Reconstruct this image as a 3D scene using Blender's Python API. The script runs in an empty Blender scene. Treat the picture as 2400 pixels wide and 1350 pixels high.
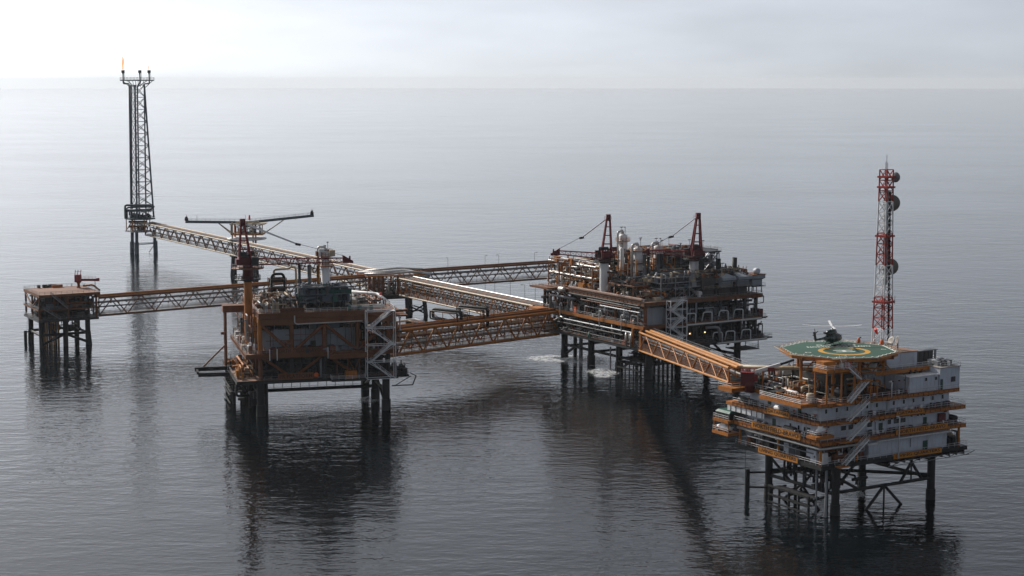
import bpy, math, random
from mathutils import Vector, Matrix, Euler
R = math.radians
rng = random.Random(7)
scene = bpy.context.scene
col = scene.collection

# ------------------------------------------------------------------ camera, world, sun, exposure
cam_data = bpy.data.cameras.new('camera')
cam_data.sensor_width = 36.0
cam_data.lens = 61.5
cam_data.clip_start = 1.0
cam_data.clip_end = 260000.0
cam = bpy.data.objects.new('camera', cam_data)
cam.location = (0, 0, 100)
cam.rotation_euler = (R(90 - 6.815), 0, 0)
col.objects.link(cam)
scene.camera = cam

SUN_AZ, SUN_EL = 46.5, 36.0          # degrees left of straight ahead, height
sunvec = Vector((-math.sin(R(SUN_AZ)) * math.cos(R(SUN_EL)), math.cos(R(SUN_AZ)) * math.cos(R(SUN_EL)), math.sin(R(SUN_EL))))
world = bpy.data.worlds.new('World')
scene.world = world
world.use_nodes = True
wn, wl = world.node_tree.nodes, world.node_tree.links
wn.clear()
w_out = wn.new('ShaderNodeOutputWorld')
w_bg = wn.new('ShaderNodeBackground')
sky = wn.new('ShaderNodeTexSky')
sky.sky_type = 'NISHITA'
sky.sun_disc = False
sky.sun_elevation = R(SUN_EL)
sky.sun_rotation = R(-SUN_AZ)
sky.altitude = 0
sky.air_density = 0.4
sky.dust_density = 2.0
sky.ozone_density = 1.0
# the haze of the lowest few degrees is as bright as the air just above it
w_tc = wn.new('ShaderNodeTexCoord')
w_lift = wn.new('ShaderNodeVectorMath'); w_lift.operation = 'ADD'; w_lift.inputs[1].default_value = (0, 0, 0.05)
wl.new(w_tc.outputs['Generated'], w_lift.inputs[0]); wl.new(w_lift.outputs[0], sky.inputs['Vector'])
w_hsv = wn.new('ShaderNodeHueSaturation')
w_hsv.inputs['Saturation'].default_value = 0.26
wl.new(sky.outputs[0], w_hsv.inputs['Color'])
w_tint = wn.new('ShaderNodeMix'); w_tint.data_type = 'RGBA'; w_tint.blend_type = 'MULTIPLY'
w_tint.inputs['Factor'].default_value = 1.0
w_tint.inputs['B'].default_value = (0.965, 1.0, 1.035, 1)
wl.new(w_hsv.outputs[0], w_tint.inputs['A'])
# thin layered cloud, all round the sky
w_map = wn.new('ShaderNodeMapping'); w_map.inputs['Scale'].default_value = (3.0, 3.0, 16.0)
w_noise = wn.new('ShaderNodeTexNoise'); w_noise.inputs['Scale'].default_value = 2.2
w_noise.inputs['Detail'].default_value = 5.0; w_noise.inputs['Roughness'].default_value = 0.55
w_ramp = wn.new('ShaderNodeMapRange')
w_ramp.inputs['From Min'].default_value = 0.3; w_ramp.inputs['From Max'].default_value = 0.7
w_ramp.inputs['To Min'].default_value = 0.90; w_ramp.inputs['To Max'].default_value = 1.06
wl.new(w_tc.outputs['Generated'], w_map.inputs[0]); wl.new(w_map.outputs[0], w_noise.inputs['Vector'])
wl.new(w_noise.outputs[0], w_ramp.inputs[0])
w_mul = wn.new('ShaderNodeMix'); w_mul.data_type = 'RGBA'; w_mul.blend_type = 'MULTIPLY'
w_mul.inputs['Factor'].default_value = 1.0
wl.new(w_tint.outputs['Result'], w_mul.inputs['A']); wl.new(w_ramp.outputs[0], w_mul.inputs['B'])
wl.new(w_mul.outputs['Result'], w_bg.inputs['Color'])
w_bg.inputs['Strength'].default_value = 0.15
wl.new(w_bg.outputs[0], w_out.inputs['Surface'])

sun_data = bpy.data.lights.new('sun', 'SUN')
sun_data.energy = 4.2
sun_data.angle = R(1.2)
sun_data.color = (1.0, 0.94, 0.86)
sun = bpy.data.objects.new('sun', sun_data)
sun.rotation_euler = (-sunvec).to_track_quat('-Z', 'Y').to_euler()
sun.location = (-300, 300, 400)
col.objects.link(sun)

scene.view_settings.view_transform = 'Standard'
scene.view_settings.look = 'None'
scene.view_settings.exposure = -0.08
scene.view_settings.gamma = 1.0
scene.render.engine = 'CYCLES'
scene.cycles.use_denoising = True
scene.cycles.max_bounces = 6
scene.cycles.volume_bounces = 1
scene.cycles.caustics_reflective = False
scene.cycles.caustics_refractive = False

# ------------------------------------------------------------------ materials
def mat_new(name):
    m = bpy.data.materials.new(name); m.use_nodes = True
    nt = m.node_tree; nt.nodes.clear()
    out = nt.nodes.new('ShaderNodeOutputMaterial')
    return m, nt, out

def paint(name, c, rough=0.5, metal=0.0, dirt=(0.10, 0.055, 0.03), amount=0.35, scale=0.7, spec=0.4, sat_var=0.2):
    """painted or bare steel: base colour, patchy weathering and vertical rust runs in world space"""
    m, nt, out = mat_new(name)
    N, L = nt.nodes, nt.links
    b = N.new('ShaderNodeBsdfPrincipled')
    b.inputs['Roughness'].default_value = rough; b.inputs['Metallic'].default_value = metal
    b.inputs['Specular IOR Level'].default_value = spec
    g = N.new('ShaderNodeNewGeometry')
    mp = N.new('ShaderNodeMapping'); mp.inputs['Scale'].default_value = (1, 1, 0.22)
    n1 = N.new('ShaderNodeTexNoise'); n1.inputs['Scale'].default_value = scale; n1.inputs['Detail'].default_value = 6; n1.inputs['Roughness'].default_value = 0.7
    n2 = N.new('ShaderNodeTexNoise'); n2.inputs['Scale'].default_value = scale * 0.2; n2.inputs['Detail'].default_value = 3
    L.new(g.outputs['Position'], mp.inputs[0]); L.new(mp.outputs[0], n1.inputs['Vector']); L.new(g.outputs['Position'], n2.inputs['Vector'])
    r1 = N.new('ShaderNodeMapRange'); r1.inputs['From Min'].default_value = 0.52; r1.inputs['From Max'].default_value = 0.75
    r1.inputs['To Max'].default_value = amount
    L.new(n1.outputs[0], r1.inputs[0])
    mx = N.new('ShaderNodeMix'); mx.data_type = 'RGBA'
    mx.inputs['A'].default_value = (*c, 1); mx.inputs['B'].default_value = (*dirt, 1)
    L.new(r1.outputs[0], mx.inputs['Factor'])
    r2 = N.new('ShaderNodeMapRange'); r2.inputs['From Min'].default_value = 0.3; r2.inputs['From Max'].default_value = 0.7
    r2.inputs['To Min'].default_value = 1 - sat_var; r2.inputs['To Max'].default_value = 1 + sat_var * 0.5
    L.new(n2.outputs[0], r2.inputs[0])
    mu = N.new('ShaderNodeMix'); mu.data_type = 'RGBA'; mu.blend_type = 'MULTIPLY'; mu.inputs['Factor'].default_value = 1
    L.new(mx.outputs['Result'], mu.inputs['A']); L.new(r2.outputs[0], mu.inputs['B'])
    L.new(mu.outputs['Result'], b.inputs['Base Color'])
    rr = N.new('ShaderNodeMapRange'); rr.inputs['To Min'].default_value = max(0.05, rough - 0.12); rr.inputs['To Max'].default_value = min(1, rough + 0.2)
    L.new(n1.outputs[0], rr.inputs[0]); L.new(rr.outputs[0], b.inputs['Roughness'])
    L.new(b.outputs[0], out.inputs['Surface'])
    return m

M = {}
M['orange'] = paint('orange_paint', (0.43, 0.15, 0.02), 0.5, dirt=(0.09, 0.036, 0.016), amount=0.9, scale=1.0)
M['rust'] = paint('rusty_orange_steel', (0.17, 0.062, 0.022), 0.6, dirt=(0.07, 0.035, 0.02), amount=0.65)
M['yellow'] = paint('yellow_paint', (0.41, 0.16, 0.021), 0.5, amount=0.65, scale=1.0)
M['white'] = paint('white_paint', (0.74, 0.75, 0.76), 0.45, dirt=(0.30, 0.17, 0.09), amount=0.4, sat_var=0.12)
M['wall'] = paint('white_cladding', (0.56, 0.60, 0.67), 0.5, dirt=(0.27, 0.20, 0.15), amount=0.6, scale=0.9, sat_var=0.2)
M['greywall'] = paint('grey_cladding', (0.30, 0.33, 0.37), 0.5, dirt=(0.16, 0.12, 0.09), amount=0.5)
M['cream'] = paint('cream_paint', (0.46, 0.37, 0.26), 0.45, amount=0.5)
M['steel'] = paint('galvanised_steel', (0.26, 0.27, 0.285), 0.42, metal=0.3, dirt=(0.16, 0.10, 0.07), amount=0.5)
M['pipe'] = paint('aluminium_clad_pipe', (0.52, 0.51, 0.49), 0.34, metal=0.4, dirt=(0.3, 0.2, 0.13), amount=0.4)
M['dark'] = paint('dark_steel', (0.030, 0.032, 0.036), 0.5, dirt=(0.06, 0.035, 0.02), amount=0.6)
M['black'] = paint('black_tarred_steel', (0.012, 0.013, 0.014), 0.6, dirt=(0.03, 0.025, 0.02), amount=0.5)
M['grime'] = paint('grimy_machinery', (0.065, 0.062, 0.06), 0.6, dirt=(0.09, 0.05, 0.03), amount=0.6)
M['blue'] = paint('blue_grey_steel', (0.085, 0.11, 0.135), 0.45, metal=0.2, dirt=(0.07, 0.06, 0.05), amount=0.4)
M['red'] = paint('red_paint', (0.20, 0.018, 0.02), 0.45, dirt=(0.08, 0.02, 0.015), amount=0.5)
M['mastred'] = paint('mast_red_paint', (0.34, 0.034, 0.024), 0.5, dirt=(0.14, 0.03, 0.022), amount=0.4)
M['maroon'] = paint('maroon_paint', (0.12, 0.016, 0.02), 0.5, dirt=(0.04, 0.012, 0.012), amount=0.5)
M['signal'] = paint('signal_red', (0.78, 0.05, 0.04), 0.45, amount=0.05)
M['green'] = paint('green_paint', (0.018, 0.095, 0.07), 0.5, dirt=(0.05, 0.06, 0.05), amount=0.4)
M['door'] = paint('dark_green_door', (0.012, 0.06, 0.04), 0.45, amount=0.1)
M['board'] = paint('name_board_orange', (0.56, 0.215, 0.022), 0.5, amount=0.35)
M['helideck'] = paint('helideck_green', (0.03, 0.088, 0.062), 0.75, dirt=(0.055, 0.075, 0.063), amount=0.6, scale=0.35)
M['marking'] = paint('white_marking', (0.62, 0.66, 0.62), 0.7, dirt=(0.2, 0.26, 0.22), amount=0.6)
M['ring'] = paint('yellow_ring_marking', (0.56, 0.29, 0.04), 0.7, dirt=(0.3, 0.2, 0.06), amount=0.5)
M['plate'] = paint('deck_plate', (0.27, 0.155, 0.11), 0.65, dirt=(0.14, 0.09, 0.07), amount=0.6, scale=0.4, spec=0.3)
M['roof'] = paint('roof_coating', (0.30, 0.27, 0.25), 0.7, dirt=(0.2, 0.12, 0.09), amount=0.5)
M['letter'] = paint('sign_lettering', (0.03, 0.018, 0.012), 0.6, amount=0.1)
M['heli'] = paint('helicopter_green', (0.010, 0.035, 0.026), 0.25, dirt=(0.012, 0.02, 0.018), amount=0.4, spec=0.6)
M['helired'] = paint('helicopter_maroon', (0.07, 0.012, 0.022), 0.3, amount=0.1, spec=0.6)
M['gasket'] = paint('mesh_dish', (0.20, 0.18, 0.16), 0.5, metal=0.2, amount=0.3)
M['beacon'] = paint('orange_cover', (0.62, 0.12, 0.02), 0.6, amount=0.1)

def glass_mat():
    m, nt, out = mat_new('dark_window_glass')
    b = nt.nodes.new('ShaderNodeBsdfPrincipled')
    b.inputs['Base Color'].default_value = (0.02, 0.028, 0.034, 1); b.inputs['Roughness'].default_value = 0.08
    nt.links.new(b.outputs[0], out.inputs['Surface'])
    return m
M['glass'] = glass_mat()

def emit_mat(name, c, s, alpha_noise=False):
    m, nt, out = mat_new(name)
    e = nt.nodes.new('ShaderNodeEmission'); e.inputs['Color'].default_value = (*c, 1); e.inputs['Strength'].default_value = s
    if alpha_noise:
        N, L = nt.nodes, nt.links
        t = N.new('ShaderNodeBsdfTransparent'); mx = N.new('ShaderNodeMixShader')
        g = N.new('ShaderNodeNewGeometry'); mp = N.new('ShaderNodeMapping'); mp.inputs['Scale'].default_value = (1.6, 1.6, 0.5)
        n = N.new('ShaderNodeTexNoise'); n.inputs['Scale'].default_value = 0.8; n.inputs['Detail'].default_value = 3
        r = N.new('ShaderNodeMapRange'); r.inputs['From Min'].default_value = 0.35; r.inputs['From Max'].default_value = 0.6
        r.inputs['To Min'].default_value = 0.3; r.inputs['To Max'].default_value = 0.9
        L.new(g.outputs['Position'], mp.inputs[0]); L.new(mp.outputs[0], n.inputs['Vector']); L.new(n.outputs[0], r.inputs[0])
        L.new(r.outputs[0], mx.inputs[0]); L.new(t.outputs[0], mx.inputs[1]); L.new(e.outputs[0], mx.inputs[2])
        L.new(mx.outputs[0], out.inputs['Surface'])
    else:
        nt.links.new(e.outputs[0], out.inputs['Surface'])
    return m
M['flame'] = emit_mat('gas_flame', (1.0, 0.50, 0.17), 1.05, True)
M['lamp'] = emit_mat('lamp_glow', (1.0, 0.55, 0.28), 3.0)

# ------------------------------------------------------------------ mesh builder
class MB:
    def __init__(s): s.v = []; s.f = []; s.sm = []
    def face(s, idx, smooth=False): s.f.append(idx); s.sm.append(smooth)
    def box(s, c, d, rz=0.0):
        i = len(s.v); ca, sa = math.cos(rz), math.sin(rz)
        for z in (-.5, .5):
            for x, y in ((-.5, -.5), (.5, -.5), (.5, .5), (-.5, .5)):
                px, py = x * d[0], y * d[1]
                s.v.append((c[0] + px * ca - py * sa, c[1] + px * sa + py * ca, c[2] + z * d[2]))
        for q in ((3, 2, 1, 0), (4, 5, 6, 7), (0, 1, 5, 4), (1, 2, 6, 5), (2, 3, 7, 6), (3, 0, 4, 7)):
            s.face([i + k for k in q])
        return s
    def span(s, a, b):
        return s.box([(a[k] + b[k]) / 2 for k in range(3)], [abs(b[k] - a[k]) for k in range(3)])
    def frame_of(s, p, q):
        d = (Vector(q) - Vector(p)).normalized()
        up = Vector((0, 0, 1)) if abs(d.z) < 0.95 else Vector((1, 0, 0))
        a = d.cross(up).normalized(); b = a.cross(d).normalized()
        return d, a, b
    def beam(s, p, q, w, h):
        p, q = Vector(p), Vector(q); d, a, b = s.frame_of(p, q); i = len(s.v)
        for e in (p, q):
            for x, y in ((-.5, -.5), (.5, -.5), (.5, .5), (-.5, .5)):
                s.v.append(tuple(e + a * x * w + b * y * h))
        for k in ((3, 2, 1, 0), (4, 5, 6, 7), (0, 1, 5, 4), (1, 2, 6, 5), (2, 3, 7, 6), (3, 0, 4, 7)):
            s.face([i + j for j in k])
        return s
    def tube(s, p, q, r, n=8, r2=None, cap=True):
        p, q = Vector(p), Vector(q); d, a, b = s.frame_of(p, q); i = len(s.v)
        r2 = r if r2 is None else r2
        for e, rr in ((p, r), (q, r2)):
            for k in range(n):
                t = 2 * math.pi * k / n
                s.v.append(tuple(e + (a * math.cos(t) + b * math.sin(t)) * rr))
        for k in range(n):
            s.face([i + k, i + (k + 1) % n, i + n + (k + 1) % n, i + n + k], True)
        if cap:
            s.face([i + n - 1 - k for k in range(n)]); s.face([i + n + k for k in range(n)])
        return s
    def lathe(s, prof, c=(0, 0, 0), n=16, axis=None):
        """profile of (radius, height) turned about axis (default z) through c"""
        i = len(s.v); c = Vector(c)
        if axis is None: d, a, b = Vector((0, 0, 1)), Vector((1, 0, 0)), Vector((0, 1, 0))
        else:
            d = Vector(axis).normalized(); up = Vector((0, 0, 1)) if abs(d.z) < .95 else Vector((1, 0, 0))
            a = d.cross(up).normalized(); b = d.cross(a).normalized()
        for r, h in prof:
            for k in range(n):
                t = 2 * math.pi * k / n
                s.v.append(tuple(c + d * h + (a * math.cos(t) + b * math.sin(t)) * r))
        for j in range(len(prof) - 1):
            for k in range(n):
                s.face([i + j * n + k, i + j * n + (k + 1) % n, i + (j + 1) * n + (k + 1) % n, i + (j + 1) * n + k], True)
        s.face([i + n - 1 - k for k in range(n)]); s.face([i + (len(prof) - 1) * n + k for k in range(n)])
        return s
    def drum(s, p, q, r, n=14):
        p, q = Vector(p), Vector(q); L = (q - p).length
        prof = [(r * .25, -r * .42), (r * .7, -r * .28), (r * .95, -r * .1), (r, 0), (r, L), (r * .95, L + r * .1), (r * .7, L + r * .28), (r * .25, L + r * .42)]
        return s.lathe(prof, p, n, q - p)
    def path(s, pts, r, n=8, bend=1.8):
        """pipe through points with rounded elbows"""
        P = [Vector(p) for p in pts]; Q = [P[0]]
        for k in range(1, len(P) - 1):
            a, b, c = P[k - 1], P[k], P[k + 1]
            u, w = (a - b), (c - b)
            m = min(r * bend, u.length * .45, w.length * .45)
            s0, s1 = b + u.normalized() * m, b + w.normalized() * m
            for t in (0, .33, .67, 1): Q.append(s0 * (1 - t) ** 2 + b * 2 * t * (1 - t) + s1 * t * t)
        Q.append(P[-1])
        i = len(s.v); d0 = (Q[1] - Q[0]).normalized()
        up = Vector((0, 0, 1)) if abs(d0.z) < .9 else Vector((1, 0, 0))
        a = d0.cross(up).normalized()
        for k, q in enumerate(Q):
            d = ((Q[min(k + 1, len(Q) - 1)] - Q[max(k - 1, 0)])).normalized()
            a = (a - d * a.dot(d))
            a = a.normalized() if a.length > 1e-6 else d.orthogonal().normalized()
            b = d.cross(a)
            for j in range(n):
                t = 2 * math.pi * j / n
                s.v.append(tuple(q + (a * math.cos(t) + b * math.sin(t)) * r))
        for k in range(len(Q) - 1):
            for j in range(n):
                s.face([i + k * n + j, i + k * n + (j + 1) % n, i + (k + 1) * n + (j + 1) % n, i + (k + 1) * n + j], True)
        s.face([i + n - 1 - j for j in range(n)]); s.face([i + (len(Q) - 1) * n + j for j in range(n)])
        return s
    def prism(s, poly, z0, z1):
        i = len(s.v); n = len(poly)
        for z in (z0, z1):
            for x, y in poly: s.v.append((x, y, z))
        for k in range(n): s.face([i + k, i + (k + 1) % n, i + n + (k + 1) % n, i + n + k])
        s.face([i + n - 1 - k for k in range(n)]); s.face([i + n + k for k in range(n)])
        return s
    def poly_faces(s, verts, faces, smooth=False):
        i = len(s.v); s.v += [tuple(v) for v in verts]
        for f in faces: s.face([i + k for k in f], smooth)
        return s
    def mesh(s, name, m):
        me = bpy.data.meshes.new(name)
        me.from_pydata(s.v, [], s.f)
        me.polygons.foreach_set('use_smooth', s.sm)
        me.materials.append(m)
        return me
    def build(s, name, m, parent=None, kind=None, label=None):
        o = bpy.data.objects.new(name, s.mesh(name, M[m] if isinstance(m, str) else m))
        col.objects.link(o)
        if parent is not None: o.parent = parent
        if kind: o['kind'] = kind
        if label: o['label'] = label
        return o

_unit = {}
def unit(kind, m):
    k = (kind, m)
    if k not in _unit:
        mb = MB()
        if kind == 'cyl': mb.tube((0, 0, 0), (0, 0, 1), 1.0, 10)
        elif kind == 'box': mb.box((0, 0, 0), (1, 1, 1))
        elif kind == 'bar': mb.beam((0, 0, 0), (0, 0, 1), 1, 1)
        _unit[k] = mb.mesh(kind + '_' + m, M[m])
    return _unit[k]

def link(name, me, parent, mtx=None):
    o = bpy.data.objects.new(name, me); col.objects.link(o)
    if parent is not None: o.parent = parent
    if mtx is not None: o.matrix_basis = mtx
    return o

def cyl(name, p, q, r, m, parent):
    p, q = Vector(p), Vector(q); d = q - p
    rot = d.to_track_quat('Z', 'Y').to_matrix().to_4x4()
    return link(name, unit('cyl', m), parent, Matrix.Translation(p) @ rot @ Matrix.Diagonal((r, r, d.length, 1)))

def bar(name, p, q, w, h, m, parent):
    """rectangular member from p to q: w across, h upright"""
    p, q = Vector(p), Vector(q); d = (q - p)
    dn = d.normalized(); up = Vector((0, 0, 1)) if abs(dn.z) < .95 else Vector((0, 1, 0))
    a = dn.cross(up).normalized(); b = a.cross(dn).normalized()
    rot = Matrix((a, b, -dn)).transposed().to_4x4() if False else Matrix((a, b, dn)).transposed().to_4x4()
    return link(name, unit('bar', m), parent, Matrix.Translation(p) @ rot @ Matrix.Diagonal((w, h, d.length, 1)))

def bx(name, a, b, m, parent):
    c = [(a[k] + b[k]) / 2 for k in range(3)]; d = [abs(b[k] - a[k]) for k in range(3)]
    return link(name, unit('box', m), parent, Matrix.Translation(c) @ Matrix.Diagonal((*d, 1)))

class Frame:
    def __init__(s, x, y, deg):
        s.x, s.y, s.a = x, y, R(deg)
    def w(s, x, y, z=0.0):
        c, q = math.cos(s.a), math.sin(s.a)
        return (s.x + x * c - y * q, s.y + x * q + y * c, z)
WORLD = Frame(0, 0, 0)

def thing(name, label, cat, fr=WORLD, x=0, y=0, z=0, rz=0.0, group=None):
    o = bpy.data.objects.new(name, None); col.objects.link(o)
    o.location = fr.w(x, y, z); o.rotation_euler = (0, 0, fr.a + R(rz))
    o.empty_display_size = 0.5
    o['label'] = label; o['category'] = cat; o['kind'] = 'thing'
    if group: o['group'] = group
    return o

def rail_mb(pts, h=1.1, step=2.0, r=0.045, mb=None, rails=(1.0, 0.55)):
    mb = mb or MB()
    for k in range(len(pts) - 1):
        p, q = Vector(pts[k]), Vector(pts[k + 1]); L = (q - p).length
        n = max(1, round(L / step))
        for f in rails:
            o = Vector((0, 0, h * f)); mb.tube(p + o, q + o, r, 4, cap=False)
        for j in range(n + 1):
            t = p.lerp(q, j / n); mb.tube(t, t + Vector((0, 0, h)), r, 4, cap=False)
    return mb
def railing(parent, pts, m='white', **k):
    return rail_mb(pts, **k).build('railing', m, parent)

def stair_mb(p, q, w, side, mb=None):
    """straight flight from p up to q; side = unit vector across"""
    mb = mb or MB(); p, q, sd = Vector(p), Vector(q), Vector(side)
    for e in (-.5, .5):
        mb.beam(p + sd * w * e, q + sd * w * e, 0.12, 0.32)
        o = Vector((0, 0, 1.05)); mb.tube(p + sd * w * e + o, q + sd * w * e + o, .05, 4)
        o = Vector((0, 0, .6)); mb.tube(p + sd * w * e + o, q + sd * w * e + o, .04, 4)
        for k in range(5):
            t = p.lerp(q, k / 4) + sd * w * e; mb.tube(t, t + Vector((0, 0, 1.05)), .05, 4)
    n = max(3, int((q.z - p.z) / 0.28))
    run = (q - p); run.z = 0; run.normalize()
    for k in range(n):
        t = p.lerp(q, (k + .5) / n); mb.beam(t - sd * w * .48, t + sd * w * .48, .28, .06)
    return mb

_txt = {}
def text_mesh(s, m, spacing=1.0):
    k = (s, m)
    if k in _txt: return _txt[k]
    cu = bpy.data.curves.new('lettering', 'FONT'); cu.body = s; cu.align_x = 'CENTER'; cu.align_y = 'CENTER'
    cu.extrude = 0.02; cu.offset = 0.012; cu.resolution_u = 2; cu.space_character = spacing
    o = bpy.data.objects.new('lettering_source', cu); col.objects.link(o)
    dg = bpy.context.evaluated_depsgraph_get()
    me = bpy.data.meshes.new_from_object(o.evaluated_get(dg))
    me.materials.clear(); me.materials.append(M[m])
    bpy.data.objects.remove(o); bpy.data.curves.remove(cu)
    xs = [v.co.x for v in me.vertices]; ys = [v.co.y for v in me.vertices]
    _txt[k] = (me, max(xs) - min(xs), max(ys) - min(ys), (max(xs) + min(xs)) / 2, (max(ys) + min(ys)) / 2)
    return _txt[k]

def lettering(parent, s, m, centre, width, height, rot):
    me, w, h, cx, cy = text_mesh(s, m)
    rm = Euler(rot).to_matrix().to_4x4()
    S = Matrix.Diagonal((width / w, height / h, 1, 1))
    return link('lettering', me, parent, Matrix.Translation(centre) @ rm @ S @ Matrix.Translation((-cx, -cy, 0)))

def sign_board(fr, face, a, b, z0, z1, off, text, label, m='board'):
    """board hung on a gallery rail. face 'left' looks to -x and spans y a..b; face 'front' looks to -y and spans x a..b"""
    L, H = abs(b - a), z1 - z0
    c = (a + b) / 2
    x, y = (off, c) if face == 'left' else (c, off)
    t = thing('name_board', label, 'sign', fr, x, y, z0, -90 if face == 'left' else 0)
    bx('panel', (-L / 2, -.06, 0), (L / 2, .06, H), m, t)
    for zz in (0.03, H - .03): bar('frame_bar', (-L / 2, -.07, zz), (L / 2, -.07, zz), .1, .08, 'rust', t)
    lettering(t, text, 'letter', (0, -.085, H / 2), L * .92, H * .62, (R(90), 0, 0))
    return t

def clutter(root, x0, x1, y0, y1, z0, z1, n, mats, seed, rmin=.08, rmax=.3, boxes=0.25, name='pipework'):
    """fine pipe runs, valves, skids and supports too small to pick apart, joined per material"""
    g = random.Random(seed); mbs = {m: MB() for m in mats}
    for k in range(n):
        mb = mbs[g.choice(mats)]
        x, y = g.uniform(x0, x1), g.uniform(y0, y1); t = g.random()
        if t < boxes:
            d = (g.uniform(.5, 2.4), g.uniform(.5, 2.4), min(z1 - z0, g.uniform(.5, 2.6)))
            mb.box((x, y, z0 + d[2] / 2), d)
            if g.random() < .5: mb.tube((x, y, z0), (x, y, min(z1, z0 + d[2] + g.uniform(.3, 1.5))), g.uniform(.08, .2), 6)
        elif t < boxes + .22:
            r = g.uniform(rmin, rmax); mb.tube((x, y, z0), (x, y, g.uniform(z0 + .5 * (z1 - z0), z1)), r, 6)
            if g.random() < .5: mb.box((x, y, g.uniform(z0, z1)), (r * 3.5, r * 3.5, r * 2))
        elif t < .92:
            r = g.uniform(rmin, rmax); z = g.uniform(z0 + .4, z1 - .2); L = g.uniform(2, .6 * max(x1 - x0, y1 - y0))
            s = g.choice((-1, 1))
            if g.random() < .5: e = (min(x1, max(x0, x + s * L)), y)
            else: e = (x, min(y1, max(y0, y + s * L)))
            pts = [(x, y, z), (e[0], e[1], z)]
            if g.random() < .6: pts.append((e[0], e[1], g.choice((z0, z1, (z + z0) / 2))))
            if g.random() < .5: pts.insert(0, (x, y, z0))
            ok = [pts[0]] + [pts[i] for i in range(1, len(pts)) if (Vector(pts[i]) - Vector(pts[i - 1])).length > .4]
            if len(ok) > 1: mb.path(ok, r, 6)
            if pts[0][2] != z0 and pts[-1][2] != z0:
                mb.tube(((x + e[0]) / 2, (y + e[1]) / 2, z0), ((x + e[0]) / 2, (y + e[1]) / 2, z), .07, 4)
        else:
            r = g.uniform(.35, .8); L = g.uniform(1.5, 4)
            a, b = ((x, y, z0 + r + .4), (min(x + L, x1), y, z0 + r + .4)) if g.random() < .5 else ((x, y, z0 + r + .4), (x, min(y1, y + L), z0 + r + .4))
            if (Vector(b) - Vector(a)).length > .8:
                mb.drum(a, b, r, 10); mb.box((a[0], a[1], z0 + .3), (.4, .4, .6)); mb.box((b[0], b[1], z0 + .3), (.4, .4, .6))
    for m, mb in mbs.items():
        if mb.f: mb.build(name, m, root, 'stuff')

def deck(root, x0, x1, y0, y1, z, th, m_top, m_edge, eh=0.9, rails=('f', 'l', 'r', 'b'), rail_m='white', notch=None):
    """plated deck: plate, four edge girders (butted), railings as runs"""
    d = bx('deck', (x0 + .2, y0 + .2, z - th), (x1 - .2, y1 - .2, z), m_top, root)
    bx('edge_girder', (x0, y0, z - eh), (x1, y0 + .2, z + .05), m_edge, root)
    bx('edge_girder', (x0, y1 - .2, z - eh), (x1, y1, z + .05), m_edge, root)
    bx('edge_girder', (x0, y0 + .2, z - eh), (x0 + .2, y1 - .2, z + .05), m_edge, root)
    bx('edge_girder', (x1 - .2, y0 + .2, z - eh), (x1, y1 - .2, z + .05), m_edge, root)
    e = .1
    run = {'f': [(x0 + e, y0 + e, z), (x1 - e, y0 + e, z)], 'b': [(x0 + e, y1 - e, z), (x1 - e, y1 - e, z)],
           'l': [(x0 + e, y0 + e, z), (x0 + e, y1 - e, z)], 'r': [(x1 - e, y0 + e, z), (x1 - e, y1 - e, z)]}
    for k in rails: railing(root, run[k], rail_m)
    return d

def legs(root, pts, z1, r, m='black', sleeve=3.5):
    for x, y in pts:
        cyl('leg', (x, y, -9), (x, y, z1), r, m, root)
        if sleeve: cyl('leg_sleeve', (x, y, -8.5), (x, y, sleeve), r * 1.22, m, root)

# ------------------------------------------------------------------ the setting: sea, haze
def sea_mat():
    m, nt, out = mat_new('sea_water')
    N, L = nt.nodes, nt.links
    b = N.new('ShaderNodeBsdfPrincipled')
    b.inputs['Base Color'].default_value = (0.004, 0.006, 0.0075, 1)
    b.inputs['IOR'].default_value = 1.333
    b.inputs['Roughness'].default_value = 0.06
    g = N.new('ShaderNodeNewGeometry')
    def noise(scale, sx, sy, detail, rot=0.0, rough=0.55):
        mp = N.new('ShaderNodeMapping'); mp.inputs['Scale'].default_value = (sx, sy, 1); mp.inputs['Rotation'].default_value = (0, 0, R(rot))
        n = N.new('ShaderNodeTexNoise'); n.inputs['Scale'].default_value = scale; n.inputs['Detail'].default_value = detail; n.inputs['Roughness'].default_value = rough
        L.new(g.outputs['Position'], mp.inputs[0]); L.new(mp.outputs[0], n.inputs['Vector'])
        return n.outputs[0]
    a = noise(0.26, 0.5, 1.0, 3, 10)     # wind waves
    a2 = noise(0.8, 0.5, 1.0, 2.0, -6)    # shorter chop
    c = noise(0.05, 0.6, 1.0, 2, -12)       # low swell
    big = noise(0.006, 0.5, 1.0, 3, 8)     # calm and ruffled patches
    def math_(op, x, y):
        n = N.new('ShaderNodeMath'); n.operation = op
        for i, q in enumerate((x, y)):
            if isinstance(q, (int, float)): n.inputs[i].default_value = q
            else: L.new(q, n.inputs[i])
        return n.outputs[0]
    patch = N.new('ShaderNodeMapRange'); patch.inputs['From Min'].default_value = .3; patch.inputs['From Max'].default_value = .7
    patch.inputs['To Min'].default_value = .45; patch.inputs['To Max'].default_value = 1.4
    L.new(big, patch.inputs[0])
    h = math_('ADD', math_('MULTIPLY', a, 1.45), math_('ADD', math_('MULTIPLY', c, 1.8), math_('MULTIPLY', a2, .44)))
    bp = N.new('ShaderNodeBump'); bp.inputs['Distance'].default_value = 1.0
    L.new(math_('MULTIPLY', patch.outputs[0], 0.17), bp.inputs['Strength'])
    L.new(h, bp.inputs['Height']); L.new(bp.outputs[0], b.inputs['Normal'])
    L.new(b.outputs[0], out.inputs['Surface'])
    return m
S = 60000
RE = 7430000.0          # the sea follows the earth's curve (refraction included), so the horizon dips below eye level
rings = [0.0] + [300 * (S / 300) ** (k / 40) for k in range(41)]
NS = 96
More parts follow.
